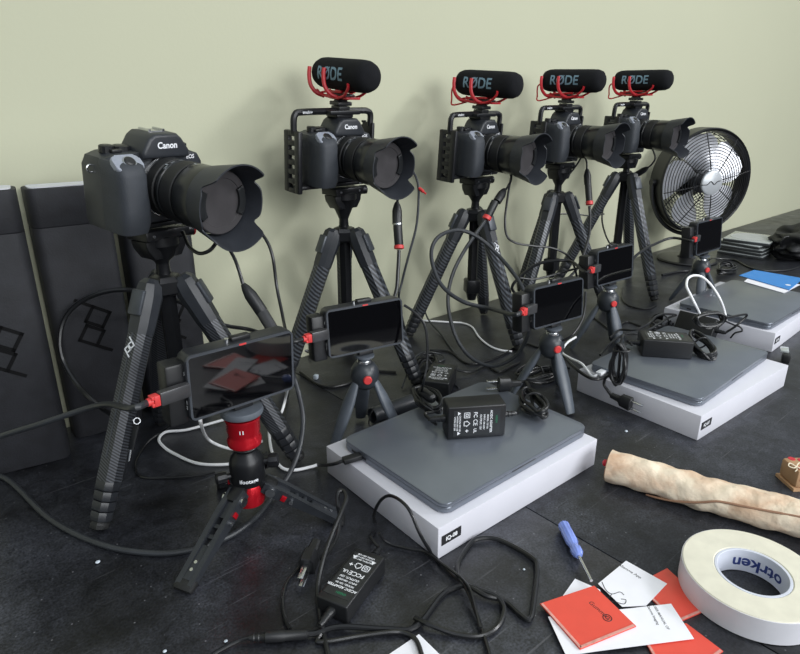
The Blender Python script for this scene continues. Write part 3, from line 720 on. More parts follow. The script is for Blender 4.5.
# ---------------------------------------------------------------- power adapters: origin under the middle, label on +Z
def make_adapter(label, mx, w=.082, d=.046, h=.031, cordpts=None, strain=(1,)):
    t = thing('power_adapter', label, 'power adapter', (0, 0, 0), 0, 'black power adapters')
    t.rotation_mode = 'QUATERNION'; t.location = mx.to_translation(); t.rotation_quaternion = mx.to_quaternion()
    MB().box((0, 0, h/2+.0002), (w, d, h), .002, seg=3).build('brick', M['brick'], t)
    lb = MB().box((0, 0, h+.0003), (w*.80, d*.80, .0004)).build('label_plate', M['bricklabel'], t)
    k = MB(); z = h+.0006
    R90 = Matrix.Rotation(-PI/2, 4, 'Z')
    def tx(s_, size, x, y, bold=.03): k.flat_text(s_, size, Matrix.Translation((x, y, z)) @ R90, bold=bold)
    # lettering runs across the short side, lines stacked along the length
    xr = w*.40
    for i, (s_, sz) in enumerate((('AC/DC ADAPTER', .0042), ('MODEL: 12V 5A', .0030), ('INPUT: 100-240V', .0030), ('OUTPUT: 12V', .0036))):
        tx(s_, sz, xr-.012-i*.0046, 0)
    tx('FC', .0068, xr-.033, d*.24, .02); tx('CE', .0078, xr-.033, 0, .01); tx('UL', .0055, xr-.033, -d*.26, .02)
    T = Matrix.Translation((xr-.044, d*.24, z))
    strokes(k, [[(-.0035, -.0035), (.0035, -.0035), (.0035, .0035), (-.0035, .0035), (-.0035, -.0035)], [(-.0015, -.0015), (.0015, -.0015), (.0015, .0015), (-.0015, .0015), (-.0015, -.0015)]], .0009, .0002, T)
    T = Matrix.Translation((xr-.044, -d*.02, z)) @ R90
    strokes(k, [[(-.004, 0), (0, .004), (.004, 0), (.003, 0), (.003, -.0035), (-.003, -.0035), (-.003, 0), (-.004, 0)]], .0009, .0002, T)
    tx('+', .008, xr-.044, -d*.25)
    for i in range(3): tx('CAUTION: DRY USE'[i:], .0026, xr-.053-i*.0034, 0)
    for sg in (-1, 1):
        k.prism([(-.0025, 0), (.0025, 0), (0, .004)], .0002, Matrix.Translation((xr-.056, sg*d*.31, z)) @ R90)
    k.build('label_print', M['white_ink'], lb)
    g = MB(); g.flat_text('GREEN', .0036, Matrix.Translation((xr-.005, .003, z)) @ R90, bold=.03); g.build('green_print', M['green_ink'], lb)
    for sg in strain:
        MB().lathe([(.005, 0), (.0048, .004), (.0036, .007), (.0044, .0075), (.0034, .012), (.0040, .0125), (.0028, .019), (.0022, .020)], (sg*w/2, 0, h*.5), (sg, 0, 0), 16).build('strain_relief', M['cable'], t)
    if cordpts:
        inv = mx.inverted()
        for pts, r in cordpts: MB().tube([inv @ Vector(p) for p in pts], r, 8, 8).build('cord', M['cable'], t)
    return t
def plug(t, p, d, up=(0, 0, 1), name='plug', mxs=1.0):
    """two-pin mains plug pointing along d"""
    f = frame(p, d, up)
    k = mxs
    MB()._faces([[f @ Vector((x, y*w*k, z*h*k)) for y, z in ((.5, .3), (.3, .5), (-.3, .5), (-.5, .3), (-.5, -.3), (-.3, -.5), (.3, -.5), (.5, -.3))] for x, w, h in ((-.026, .008, .008), (-.012, .010, .010), (-.008, .020, .013), (.008, .022, .014), (.009, .020, .012))]).build(name, M['blackplastic'], t)
    pr = MB()
    for s_ in (-1, 1): pr.box((.018, s_*.006, 0), (.018, .0016, .0058), .0004, f)
    pr.build('prong', M['silver'], t)
def bundle(c, ax, side, L, w, n, r, seed):
    """points of a cord wound in n long loops about c"""
    rd = random.Random(seed); ax = Vector(ax).normalized(); side = Vector(side); side = (side-ax*side.dot(ax)).normalized(); nn = ax.cross(side)
    pts = []
    for i in range(n*8):
        a = 2*PI*i/8; lay = (i//8)
        ww = w*(.55+.45*rd.random()); ll = L*(.82+.18*rd.random())
        pts.append(Vector(c)+ax*(ll/2*math.cos(a))+side*(ww/2*math.sin(a)*(0.55+.45*abs(math.cos(a/2+.3))))+nn*(r*(1.9*((lay % 3)-1)+rd.uniform(-1.1, 1.1))))
    return pts
def tie(t, c, ax, r, m='blackplastic'):
    MB().torus(c, ax, r, .0016, 20, 6).build('cable_tie', M[m], t)
# upright adapter on the nearest laptop: label faces the viewer
a, b = P(447, 441, LT), P(505, 436.5, LT)
xd = (b-a).normalized(); nm = Vector((0, 0, 1)).cross(xd)          # nm points away from the viewer
c = (a+b)/2+nm*.016+Vector((0, 0, .0240))
mx1 = frame(c, xd, (0, 0, 1)) @ Matrix.Translation((0, 0, -.0155))
c1 = mx1 @ Vector((.041+.018, 0, .0155)); c0 = mx1 @ Vector((-.041-.018, 0, .0155))
b1c = P(533, 402, LT+.014)
pts = [c1, P(520, 407, LT+.012), P(530, 404, LT+.012)]+bundle(b1c, P(545, 420, LT+.014)-P(522, 388, LT+.014), (1, .3, .1), .078, .040, 7, .0024, 3)+[P(528, 384, LT+.012), P(519, 382, LT+.010)]
mn = MB  # the near cord and plug belong to the adapter
b0c = P(428, 398, LT+.016)
pts0 = [c0, P(436, 424, LT+.010), P(425, 414, LT+.012)]+bundle(b0c, P(440, 415, LT+.016)-P(414, 385, LT+.016), (1, -.3, .2), .075, .042, 7, .0022, 5)
ad1 = make_adapter('power adapter standing upright on the nearest laptop, white printed label facing out', mx1, .0765, .046, .031, [(pts, .0023), (pts0, .0022)], (1, -1))
inv1 = mx1.inverted()
def in_local(t, inv, fn): fn(t)
def plug_at(t, mx, p, d, k=1.0):
    inv = mx.inverted(); r3 = inv.to_3x3()
    plug(t, inv @ Vector(p), r3 @ Vector(d), r3 @ Vector((0, 0, 1)), mxs=k)
plug_at(ad1, mx1, P(504, 384, LT+.011), P(488, 385, LT+.011)-P(504, 384, LT+.011), 1.0)
tie(ad1, inv1 @ b1c, inv1.to_3x3() @ (P(545, 420, LT+.014)-P(522, 388, LT+.014)), .014)
MB().lathe([(.003, 0), (.0065, .003), (.0072, .006), (.0072, .030), (.0065, .033), (.003, .036)], inv1 @ P(420, 390, LT+.022), inv1.to_3x3() @ (P(441, 405, LT+.022)-P(420, 390, LT+.022)).normalized(), 20).build('ferrite_core', M['blackplastic'], ad1)
# adapter lying flat on the middle laptop
a, b = P(643, 357, LT), P(690, 360, LT)
xd = (b-a).normalized(); nm = Vector((0, 0, 1)).cross(xd)
c = (a+b)/2+nm*.0255; c.z = LT+.0003
mx2 = frame(c, xd, nm)
b2c = P(620, 362, .052)
XF = .826
cc = RX(619, 364, XF)
p0 = mx2 @ Vector((-.041-.018, 0, .0155))
bax = RX(620, 388, XF)-RX(623, 342, XF+.006)
lp = bundle(cc, bax, (0, 1, .1), .066, .034, 7, .0023, 11)
pts = [p0, P(632, 345, .072), P(626, 340, .078), RX(622, 338, XF+.012)]+lp+[RX(608, 376, XF), RX(604, 384, XF), RX(608, 391, XF)]
q2 = [mx2 @ Vector((.041+.018, 0, .0155)), P(702, 343, LT+.012), P(708, 334, LT+.02)]
ad2 = make_adapter('power adapter lying flat on the middle laptop, printed label upwards', mx2, .081, .050, .031, [(pts, .0023)], (-1,))
pp = RX(626, 402, XF-.002); pd = RX(640, 408, XF-.002)-RX(616, 397, XF-.002); plug_at(ad2, mx2, pp, pd, .95)
MB().tube([mx2.inverted() @ v for v in [RX(608, 391, XF), RX(612, 396, XF), pp-pd.normalized()*.02]], .0026, 8, 6).build('cord', M['cable'], ad2)
tie(ad2, mx2.inverted() @ RX(622, 350, XF), mx2.inverted().to_3x3() @ bax, .012)
# adapter leaning on the farthest box
un, nn3 = Vector((.42, 0, .9075)), Vector((.9075, 0, -.42))
fx = frame(Vector((1.253, .497, .0272))-nn3*.014, (0, -1, 0), -un)
b3c = Vector((1.27, .40, LT+.022))
pts = [fx @ Vector((.039+.018, 0, .014)), Vector((1.262, .425, .045)), Vector((1.275, .415, .068))]+bundle(P(709, 319, LT+.022), P(725, 318, .08)-P(693, 320, .08), (.5, .2, 1), .066, .040, 9, .0024, 17)
ad3 = make_adapter('power adapter tilted on the corner of the farthest laptop, by a coiled cord', fx, .078, .044, .028, [(pts, .0023)], (1,))
# drooping second coil below it on the middle laptop
t = thing('coiled_lead', 'coiled black power cord lying on the middle laptop beside the flat adapter', 'cord', tuple(P(700, 352, LT)), 0, 'coiled power cords')
inv = Matrix.Translation(-t.location)
bp = bundle(P(702, 345, LT+.016), P(711, 352, LT+.01)-P(694, 330, LT+.03), (1, -.4, .2), .070, .042, 9, .0023, 23)
MB().tube([inv @ v for v in bp], .0023, 8, 7).build('coil', M['cable'], t); tie(t, inv @ P(701, 343, LT+.017), P(711, 352, LT+.01)-P(694, 330, LT+.03), .012)
# adapter on the table in front
c4 = [P(354, 550.5, .0215), P(385, 556, .0215), P(346, 605, .0215), P(320, 594, .0215)]
ce = sum(c4, Vector())/4; ce.z = .0004
xd = ((c4[0]+c4[1])-(c4[2]+c4[3])).normalized(); xd.z = 0
mx4 = frame(ce, -xd, Vector((0, 0, 1)).cross(-xd))
Z = .0028
cd0 = [mx4 @ Vector((.0575, 0, .0104)), P(324, 630, .004), P(317, 641, Z), P(330, 641, Z), P(360, 636, Z), P(390, 632, Z+.001), P(404, 633, Z), P(416, 640, Z), P(424, 662, Z)]
cd1 = [P(307, 634.2, .0054), P(317, 633, .0045), P(329, 628.5, Z+.003), P(346, 626.5, Z+.003), P(386, 629, Z), P(415, 627, Z), P(440, 597, Z), P(452, 589, Z), P(467, 586, Z+.003), P(486, 596, Z+.004), P(505, 601, Z), P(520, 614, Z), P(530, 619, Z), P(534, 600, Z), P(537, 568, Z), P(530, 556, Z), P(500, 540, Z), P(481, 538, .004), P(470, 544, Z), P(458, 565, Z), P(462, 582, Z+.003), P(480, 590, Z+.004), P(497, 597, Z+.003), P(504, 610, Z), P(497, 627, Z), P(480, 636, Z), P(455, 634, Z), P(428, 624, Z+.003), P(415, 618, Z)]
ad4 = make_adapter('power adapter lying on the bare table in front, label upwards', mx4, .0765, .0345, .0208, [(cd0, .0022)], (1, -1))
cables = []
def cable(label, pts, r, m='cable', group='loose cables', name='cable', cat='cable', seg=8, n=8):
    """one jacketed cable as a thing; returns (thing, origin)"""
    o = Vector(pts[0]); t = thing(name, label, cat, tuple(o), 0, group)
    MB().tube([Vector(p)-o for p in pts], r, seg, n).build('jacket', M[m], t)
    return t, o
def rod(t, o, name, p0, p1, prof, m, seg=16):
    """turned piece along p0-p1: prof of (radius, fraction)"""
    d = Vector(p1)-Vector(p0); L = d.length
    return MB().lathe([(r, f*L) for r, f in prof], Vector(p0)-o, d.normalized(), seg).build(name, M[m], t)
def block(t, o, name, p0, p1, w, h, m, up=(0, 0, 1), bev=.001):
    d = Vector(p1)-Vector(p0)
    f = frame((Vector(p0)+Vector(p1))/2-o, d, up)
    return MB().box((0, 0, 0), (d.length, h, w), bev, f).build(name, M[m], t)
# mains cords of the front adapter
XB = .366
cord = [mx4 @ Vector((-.0575, 0, .0104)), P(371, 537, .012), RX(377, 530, XB), RX(374, 515, XB), RX(381, 500, XB), RX(392, 496, XB), RX(408, 508, XB), RX(420, 534, XB), P(431, 552, .004), P(443, 565, Z), P(455, 577, Z), P(466, 588, .0075), P(475, 610, .004), P(483, 633, Z), P(489, 653, Z), P(492, 670, Z)]
cable('thin black cord arching up against the nearest white box from the front adapter', cord, .0019)
t, o = cable('flat black cord standing in a tall narrow loop beside the front adapter', [P(331, 668, Z), P(327, 650, Z), P(320, 613, .004), P(318, 586, .012), P(325, 554, .03), P(337, 522, .045), P(346, 500, .05), P(343, 491, .051), P(338, 493, .050), P(338, 506, .040), P(340, 518, .024), P(336, 540, .008), P(322, 560, .006)], .0024)
pl = P(309, 561, .010); plug(t, pl-o, P(298, 590, .004)-pl, name='plug', mxs=1.15)
cable('thin black cord crossing the table to the corner of the nearest white box', [P(379, 533, .020), P(384, 540, .008), P(393, 545, Z), P(410, 549, Z), P(425, 552, Z), P(441, 563, .0075), P(460, 577, .0075), P(470, 590, .0115), P(476, 612, .0085), P(480, 628, .0085)], .0017)
# barrel connector at the bottom edge
t, o = cable('black barrel connector on its lead at the bottom edge of the photo', [P(200, 664, Z), P(217, 652, Z), P(238, 641, .004), P(250, 637.5, .005)], .0017)
rod(t, o, 'connector', P(249, 638, .0054), P(309, 634, .0054), [(.0026, 0), (.0036, .08), (.0030, .1), (.0038, .16), (.0032, .18), (.0040, .26), (.0050, .28), (.0052, .58), (.0046, .6), (.0046, .96), (.0022, 1)], 'blackplastic', 20)
MB().tube([v-o for v in cd1], .0026, 8, 8).build('lead', M['cable'], t)
cable('curved black lead running from the barrel connector up to the small plug', [P(290, 629, .004), P(285, 618, Z), P(282.5, 600, Z), P(287, 582, Z), P(300, 567, Z)], .0017)
# ---------------------------------------------------------------- HDMI leads
HD = .0033
def hdmi_end(t, o, p_red, p_out, wid=.014, hgt=.0085, txt=None):
    """red collar at p_red and a dark metal plug from it to p_out"""
    p_red, p_out = Vector(p_red), Vector(p_out); d = (p_out-p_red).normalized()
    f = frame(p_red-o, d, (0, 0, 1))
    c = MB(); c.box((.0015, 0, 0), (.006, wid*.80, hgt*1.08), .0012, f); c.box((-.0025, wid*.25, 0), (.003, wid*.28, hgt*1.0), .0008, f); c.box((-.0025, -wid*.25, 0), (.003, wid*.28, hgt*1.0), .0008, f); c.cyl(f @ Vector((-.007, 0, 0)), f @ Vector((-.002, 0, 0)), .0040, seg=14)
    c.build('red_collar', M['redhot'], t)
    L = (p_out-p_red).length-.0046
    pl = MB().box((.0046+L/2, 0, 0), (L, wid, hgt), .0012, f).build('plug_shell', M['gunmetal'], t)
    return pl, f, L
def monitor_plug(i, ln):
    """where the lead enters the left side of monitor i, and where its red collar sits"""
    mm = mon_mat(mons[i]); w, h = MON[i][1], MON[i][2]
    return mm @ Vector((-w/2-.001, -.0062, h*.56)), mm @ Vector((-w/2-ln, -.0085, h*.555))
HL = ['heavy grey lead from the nearest monitor out past the left photo edge', 'black video lead hanging from the second camera down behind the second monitor',
      'thick black video lead in a large loop around the middle tripod', 'black video lead bending over behind the fourth monitor from the left', 'black video lead running to the red plug of the monitor in front of the fan']
def lead(i, pts, ln, m='cable', r=HD, rest=None):
    pin, pred = monitor_plug(i, ln)
    d = (pred-pin).normalized()
    path = [pred+d*.006, pred+d*.022]+pts
    t, o = cable(HL[i], path, r, m, 'video leads with red plugs', 'video_lead', 'video lead', 10)
    pl, f, L = hdmi_end(t, o, pred, pin)
    return t, o, f, L, pl
# 1: nearest monitor, off to the left and back
z1 = lambda px, py, z: P(px, py, z)
t, o, f, L, pl = lead(0, [W(100, 405, .66), W(40, 424, .68), W(-10, 440, .70), W(-60, 462, .72), P(-95, 490, .06), P(-80, 500, .012), P(-45, 492, .0036), P(0, 476, .0036), P(50, 519, .0036), P(100, 544, .0036), P(150, 553, .0036), P(190, 550, .0036), P(228, 537, .0036), P(255, 518, .0036), P(272, 497, .005), P(288, 476, .02), P(299, 450, .045), P(303, 420, .07), P(299, 395, .10), P(292, 372, .13), W(283, 350, .72), W(274, 332, .735)], .036, 'cablegrey', .0033)
MB().flat_text('hdmi', .006, f @ frame((.014, -.0004, .0086), (1, 0, 0), (0, 1, 0)), bold=.02)
k = MB().flat_text('hdmi ◯'[:4], .0055, f @ frame((.020, -.0046, 0), (1, 0, 0), (0, 0, 1)), bold=.02).build('lead_lettering', M['white_ink'], pl)
rod(t, o, 'camera_end', W(274, 332, .735), W(262, 312, .745), [(.006, 0), (.0075, .05), (.0075, .95), (.006, 1)], 'gunmetal')
# camera side pigtails: thin cord from the camera, moulded body, red ring
def pigtail(label, pts, body0, body1, frac=.5):
    t, o = cable(label, pts, .0021, 'cable', 'short adapter cords under the cameras', 'adapter_cord', 'adapter cord')
    b0, b1 = Vector(body0), Vector(body1); md = b0.lerp(b1, frac)
    rod(t, o, 'moulded_socket', b0, md, [(.003, 0), (.0055, .15), (.0078, .4), (.0078, 1)], 'blackplastic')
    return t, o
side = lambda c, y=.004, z=.045: cam_point(c, .068, y, z)
c1_ = cams[0]
pigtail('short black cord curling under the lens of the leftmost camera to a dark socket', [side(c1_), side(c1_)+Vector((.03, 0, -.02)), W(222, 232, .75), W(228, 246, .745), W(236, 262, .74), W(243, 284, .74)], W(243, 284, .74), W(262, 312, .745), 1)
cable('thin black cord drooping from behind the leftmost lens to the floor of the row', [side(c1_, .012, .03), side(c1_, .012, .03)+Vector((.02, .012, -.002)), W(244, 218, .80), W(262, 234, .79), W(272, 254, .79), W(277, 288, .80), W(283, 318, .79), W(287, 345, .77), P(288, 392, .03), P(284, 420, .006), P(283, 432, .003)], .0021, group='loose cables')
cable('small black cable loop hanging under the leftmost camera lens', [W(183, 232, .71), W(189, 246, .70), W(198, 253, .695), W(207, 252, .69), W(214, 246, .69), W(219, 236, .70), W(222, 226, .715)], .0022)
c2_ = cams[1]
t, o, f, L, pl = lead(1, [W(292, 335, .80), W(288, 345, .86), W(300, 340, .93), W(340, 338, .95), W(380, 318, .96), W(395, 295, .965), W(398, 270, .965), W(399, 250, .965)], .030, 'cable', .003)
rod(t, o, 'camera_end', W(399, 246, .965), W(397.5, 225, .965), [(.0062, 0), (.0072, .08), (.0072, 1)], 'blackplastic')
rod(t, o, 'red_ring', W(399, 249, .965), W(398.9, 245, .965), [(.0066, 0), (.0078, .1), (.0078, .9), (.0066, 1)], 'redhot')
rod(t, o, 'metal_ring', W(397.7, 225.5, .965), W(397.5, 223.5, .965), [(.006, 0), (.0074, .1), (.0074, .9), (.006, 1)], 'silver')
pigtail('short black cord from the second camera down to a dark socket behind its lens', [side(c2_), side(c2_)+Vector((.03, .0, -.015)), W(398, 186, .975), W(397, 204, .968)], W(397, 202, .967), W(397.4, 246, .965))
t, o = cable('thin grey cord hanging straight down right of the second camera', [W(404, 166, .985), W(413, 172, .985), W(418, 184, .982), W(418.5, 202, .98), W(416, 228, .98), W(408, 258, .98), W(402, 282, .99), W(399, 300, 1.0), P(405, 330, .03), P(410, 352, .004)], .002, 'cablegrey')
rod(t, o, 'jack_plug', W(419, 188, .98), W(426, 194, .975), [(.002, 0), (.0028, .1), (.0028, .6), (.0016, .62), (.0014, 1)], 'redhot', 12)
# 3: big loop
D3 = 1.03
t, o, f, L, pl = lead(2, [W(490, 308.5, 1.0), W(464, 302, 1.0), W(443, 287, 1.01), W(433, 266, 1.02), W(432, 248, 1.03), W(441, 235, 1.04), W(460, 230, 1.06), W(479, 238, 1.07), W(496, 253, 1.07), W(511, 270, 1.05), W(522, 287, 1.03), W(530, 310, 1.02), W(528, 334, 1.02), W(519, 352, 1.03), W(508, 361, 1.04), W(492, 366, 1.05), W(473, 359, 1.06), W(459, 343, 1.07), W(450.5, 320, 1.08), W(448, 296, 1.09), W(453.5, 272, 1.10), W(466, 248, 1.11), W(483.5, 223, 1.12), W(487, 217.5, 1.12)], .028, 'cablegrey', .0034)
rod(t, o, 'camera_end', W(487.5, 217, 1.12), W(495, 202, 1.125), [(.0065, 0), (.0075, .08), (.0075, 1)], 'blackplastic')
rod(t, o, 'red_ring', W(486, 219.5, 1.12), W(488, 215.5, 1.12), [(.0066, 0), (.0080, .1), (.0080, .9), (.0066, 1)], 'redhot')
c3_ = cams[2]
pigtail('short black cord from the middle camera down to a dark slanting socket', [side(c3_), side(c3_)+Vector((.03, 0, -.02)), W(511, 176, 1.14), W(508, 186, 1.135), W(503, 193, 1.13)], W(505, 189, 1.13), W(489, 214, 1.12))
cable('thin black cord dropping from the middle camera and running right behind the third monitor', [W(512, 172, 1.15), W(508, 195, 1.16), W(505, 220, 1.17), W(507, 236, 1.17), W(516, 243, 1.18), W(534, 246, 1.19), W(552, 248, 1.20), W(567, 255, 1.21), W(574, 266, 1.22), W(578, 282, 1.24)], .0021)
# 4
c4_ = cams[3]
t, o, f, L, pl = lead(3, [W(572, 262, 1.16), W(558, 260.5, 1.17), W(538, 264, 1.18), W(522, 275, 1.19), W(512, 288, 1.20), W(524, 297, 1.24), W(550, 290, 1.30), W(576, 270, 1.34), W(588, 240, 1.35), W(590, 220, 1.35), W(589.5, 206, 1.35)], .026, 'cable', .003)
rod(t, o, 'camera_end', W(589.3, 202, 1.35), W(588, 184, 1.35), [(.0065, 0), (.0072, .08), (.0072, 1)], 'blackplastic')
rod(t, o, 'red_ring', W(589.5, 205, 1.35), W(589.3, 201, 1.35), [(.0066, 0), (.0080, .1), (.0080, .9), (.0066, 1)], 'redhot')
pigtail('short black cord from the camera second from the fan down to a thin dark socket', [side(c4_), side(c4_)+Vector((.02, 0, -.02)), W(586, 160, 1.355), W(587, 170, 1.35)], W(587, 169, 1.35), W(588.5, 200, 1.35))
cable('thin black cord slanting back under the camera second from the fan', [W(585, 150, 1.36), W(576, 166, 1.37), W(563, 182, 1.38), W(556, 195, 1.42), W(553, 215, 1.46), W(552, 240, 1.48)], .002)
cable('thin black cord crossing behind the tripod that is second from the fan', [W(556, 214, 1.44), W(575, 214, 1.46), W(592, 216, 1.48), W(604, 214, 1.5)], .0018)
cable('thin black lead lying behind the third monitor towards the fourth', [W(520, 278, 1.10), W(536, 279, 1.11), W(560, 273, 1.13), W(578, 268, 1.16)], .0021)
# 5
c5_ = cams[4]
t, o, f, L, pl = lead(4, [W(672, 238, 1.38), W(655, 244, 1.36), W(642, 251, 1.33), W(632, 260, 1.30), W(626, 272, 1.28)], .026, 'cable', .003)
t, o = pigtail('black cord looping from the lens of the camera nearest the fan to a slanted plug', [side(c5_), side(c5_)+Vector((.02, -.01, -.02)), W(655, 156, 1.52), W(652, 164, 1.53), W(646, 169, 1.54)], W(648, 167.5, 1.54), W(626, 181, 1.6))
cable('long black cord curving down between the two tripods nearest the fan', [W(617, 182, 1.62), W(606, 200, 1.62), W(602, 218, 1.60), W(606, 236, 1.58), W(614, 250, 1.56)], .0022)
# big arc over the cases
cable('thick black lead arching across the tall cases behind the nearest tripod', [P(112, 415, .05), W(98, 405, .80), W(78, 385, .81), W(64, 362, .82), W(60, 340, .82), W(65, 318, .82), W(80, 302, .82), W(104, 292, .82), W(130, 290, .825), W(158, 295, .85), W(182, 303, .90), W(204, 319, .93), W(228, 326, .95), W(255, 331, .97), P(290, 345, .03), P(310, 352, .004)], .0032)
# white charging leads
WL = 'white charging leads'
def wl(label, pts, r=.0021): return cable(label, pts, r, 'whitecable', WL, 'charging_lead', 'charging lead')
t, o = wl('white lead looping behind the red swivel to the nearest laptop', [W(288, 385, .70), P(286, 396, .06), P(281, 413, .03), P(274, 411, .02), P(269.5, 420, .012), P(269, 432, .006), P(272, 452, .003), P(281, 467, .0026), P(294, 470, .0026), P(310, 467, .0026), P(318, 464.7, .004)])
lt = P(366, 453.5, .0475); lo = P(345, 460, .046)
MB().tube([p-o for p in [P(318, 464.7, .004), P(325, 465, .02), P(334, 464, .040), lo]], .0023, 8, 8).build('black_sleeve', M['cable'], t)
block(t, o, 'laptop_plug', P(343, 461, .0455), P(361, 455.5, .0475), .011, .0065, 'blackplastic')
wl('white lead curving in front of the nearest tripod column towards the ball head', [P(224, 419.6, .004), P(205, 425, .003), P(185.7, 430, .0026), P(166, 432, .0026), P(159, 439, .0026), P(163, 446, .0026), P(173, 453, .0026), P(196, 463, .0026), P(221, 464.6, .0026), P(236, 462, .0026), P(246, 454, .0026), P(250, 444, .0026)])
wl('short white lead falling from the nearest monitor behind its red swivel', [W(200, 412, .68), W(201, 424, .68), P(207, 438, .03), P(218, 445, .012), P(233, 449, .006), P(246, 446, .004), P(262, 441, .003)])
cable('thin black lead curled on the table left of the nearest stand', [W(175, 418, .70), P(168, 427, .03), P(149, 441, .006), P(138, 456, .002), P(135, 467, .002), P(142, 477, .002), P(165, 478, .002), P(196, 476, .002), P(215, 472, .002)], .0016)
wl('white lead lying on the table behind the big cable loop', [P(423, 320.5, .0026), P(447, 322, .0026), P(462, 323, .0026), P(472, 327, .0026), P(479, 337, .0026), P(489, 345.5, .0026), P(500, 350, .0026), P(512, 351.5, .0026)])
t, o = wl('white lead from beside the third stand into the side of the middle laptop', [P(576, 337, .05), P(567, 343, .045), P(562, 352, .035), P(570, 358, .042), P(582, 364, .046), P(592, 376, .043), P(599, 373, .0485)])
block(t, o, 'laptop_plug', P(598, 374, .0485), P(610, 367.5, .0485), .010, .0055, 'white_ink')
cable('thick black lead sagging from the third stand onto the middle white box', [P(554, 350, .01), P(563, 356, .03), P(572, 365, .045), P(583, 374, .0445), P(594, 379, .0440), P(604, 377, .0440), P(611, 370, .050)], .0027)
cable('thin black cord hanging from the right side of the third monitor to its stand', [W(585.5, 292, .98), W(585, 306, .97), W(582, 320, .965), W(573, 334, .96), W(562, 341, .965)], .0019)
t, o = wl('white lead standing in a tall loop on the farthest laptop', [P(699.5, 313, LT+.035), P(695, 304, LT+.06), P(690, 294, LT+.075), P(686.5, 286, LT+.085), P(688, 278.5, LT+.09), P(694, 275.5, LT+.09), P(702, 277, LT+.085), P(711, 285, LT+.07), P(720, 299, LT+.045), P(725, 313, LT+.014), P(726, 321, LT+.004)], .0024)
cable('thin black cord hooking over the edge of the farthest white box', [P(725, 321, LT+.006), P(733, 324.5, .046), P(740, 327, .044), RX(742, 331, 1.279), RX(735, 333, 1.277), RX(730.5, 338, 1.276)], .0017)
cable('black cord running along the table past the disc cases', [P(704, 262, .02), P(712, 259, .006), P(734, 260, .0028), P(751, 268, .0028), P(768, 271, .0028), P(788, 270, .0028), P(803, 266, .0028), P(830, 262, .0028)], .0027)
cable('black cord trailing behind the fan stand and the last small tripod', [P(662, 275, .003), P(676, 272, .003), P(688, 271, .003), P(696, 273, .003)], .003)
cable('thin black cord lying by the foot of the tripod nearest the fan', [P(622, 288, .0022), P(622, 298, .0022), P(630, 306, .0022), P(646, 309, .0022), P(656, 306, .0022)], .0019)
cable('black cord draped from the second monitor down to the coiled cord on the first box', [W(404, 305, .84), W(414, 312, .84), W(424, 324, .84), W(427, 340, .84), W(427, 362, .84), W(424, 380, .83), P(421, 394, LT+.018)], .0019)
cable('thin grey cord curling up from the black tube beside the nearest white box', [P(402, 388, .004), P(406, 376, .012), P(411, 362, .02), P(419, 354, .02), P(428, 352, .014), P(440, 354, .006), P(444, 359, .003), P(437, 362, .0025), P(430, 360, .0025), P(432, 366, .0025), P(444, 374, .0022), P(452, 382, .0022), P(459, 388, .0022)], .0015, 'cablegrey')
cable('forked grey cord end lying behind the nearest white box', [P(425, 312, .02), P(430, 322, .01), P(441, 334, .004), P(448, 344, .0025), P(456, 355, .0025)], .002, 'cablegrey')
cable('small loose tangle of black cord between the two nearer boxes', [P(518, 372, .003), P(530, 366, .003), P(544, 368, .003), P(540, 376, .004), P(524, 378, .007), P(516, 372, .010), P(530, 364, .012), P(548, 372, .004), P(556, 366, .003), P(570, 368, .003)], .0022)
cable('tangle of black cord above the middle white box, left of the flat adapter', [P(610, 338, .055), P(620, 330, .065), P(634, 330, .07), P(648, 324, .075), P(655, 317, .07), P(664, 314, .065), P(676, 315, .058), P(668, 318, .055), P(652, 328, .064), P(640, 334, .062), P(626, 334, .064), P(612, 342, .055), P(604, 350, .046), P(600, 355, .044)], .0022)

# adapter half hidden behind the nearest box
q5 = P(440, 388, .0004)
mx5 = Matrix.Translation(q5) @ Matrix.Rotation(DEG(35), 4, 'Z')
make_adapter('power adapter lying on the table behind the nearest white box, half hidden', mx5, .080, .044, .029, [([mx5 @ Vector((.058, 0, .0145)), P(470, 372, .006), P(486, 366, .003), P(498, 372, .003), P(508, 368, .003), P(520, 362, .003)], .0022)], (1,))
def coil(label, c, ax, sd, L, w, n, r, seed, z=0):
    c = Vector(c); t = thing('coiled_lead', label, 'cord', tuple(c), 0, 'coiled power cords')
    MB().tube([v-c for v in bundle(c, ax, sd, L, w, n, r, seed)], r, 8, 7).build('coil', M['cable'], t); tie(t, Vector((0, 0, 0)), ax, w*.33)
coil('coiled black cord on the table between the nearest box and the middle tripod', P(424, 366, .011), (1, .5, 0), (-.5, 1, .1), .10, .05, 6, .0022, 31)
coil('coiled black cord on the table behind the third stand, left of the middle box', P(538, 374, .011), (1, -.3, 0), (.3, 1, .1), .085, .05, 6, .0022, 37)
coil('coiled black cord on the table behind the farthest white box, by the blue card', P(726, 268, .012), (1, .1, 0), (-.1, 1, .1), .12, .06, 6, .0026, 41)
coil('coiled black cord on the table between the stands in front of the tripods', P(660, 322, .011), (1, .2, 0), (-.2, 1, .1), .10, .055, 5, .0022, 43)
cable('thin black cord lying between the third and fourth stands', [P(585, 330, .0022), P(592, 318, .0022), P(600, 322, .0022), P(612, 330, .0022), P(626, 322, .0022), P(640, 326, .0022)], .0019)
cable('black cord winding on the table in front of the middle tripod', [P(430, 350, .0026), P(450, 352, .0026), P(470, 364, .0026), P(500, 356, .0026), P(522, 344, .0026), P(540, 348, .0026)], .0022)
cable('black cord lying behind the first two stands along the table', [P(300, 372, .0026), P(322, 386, .0026), P(346, 384, .0026), P(372, 372, .0026), P(396, 372, .0026)], .0024)
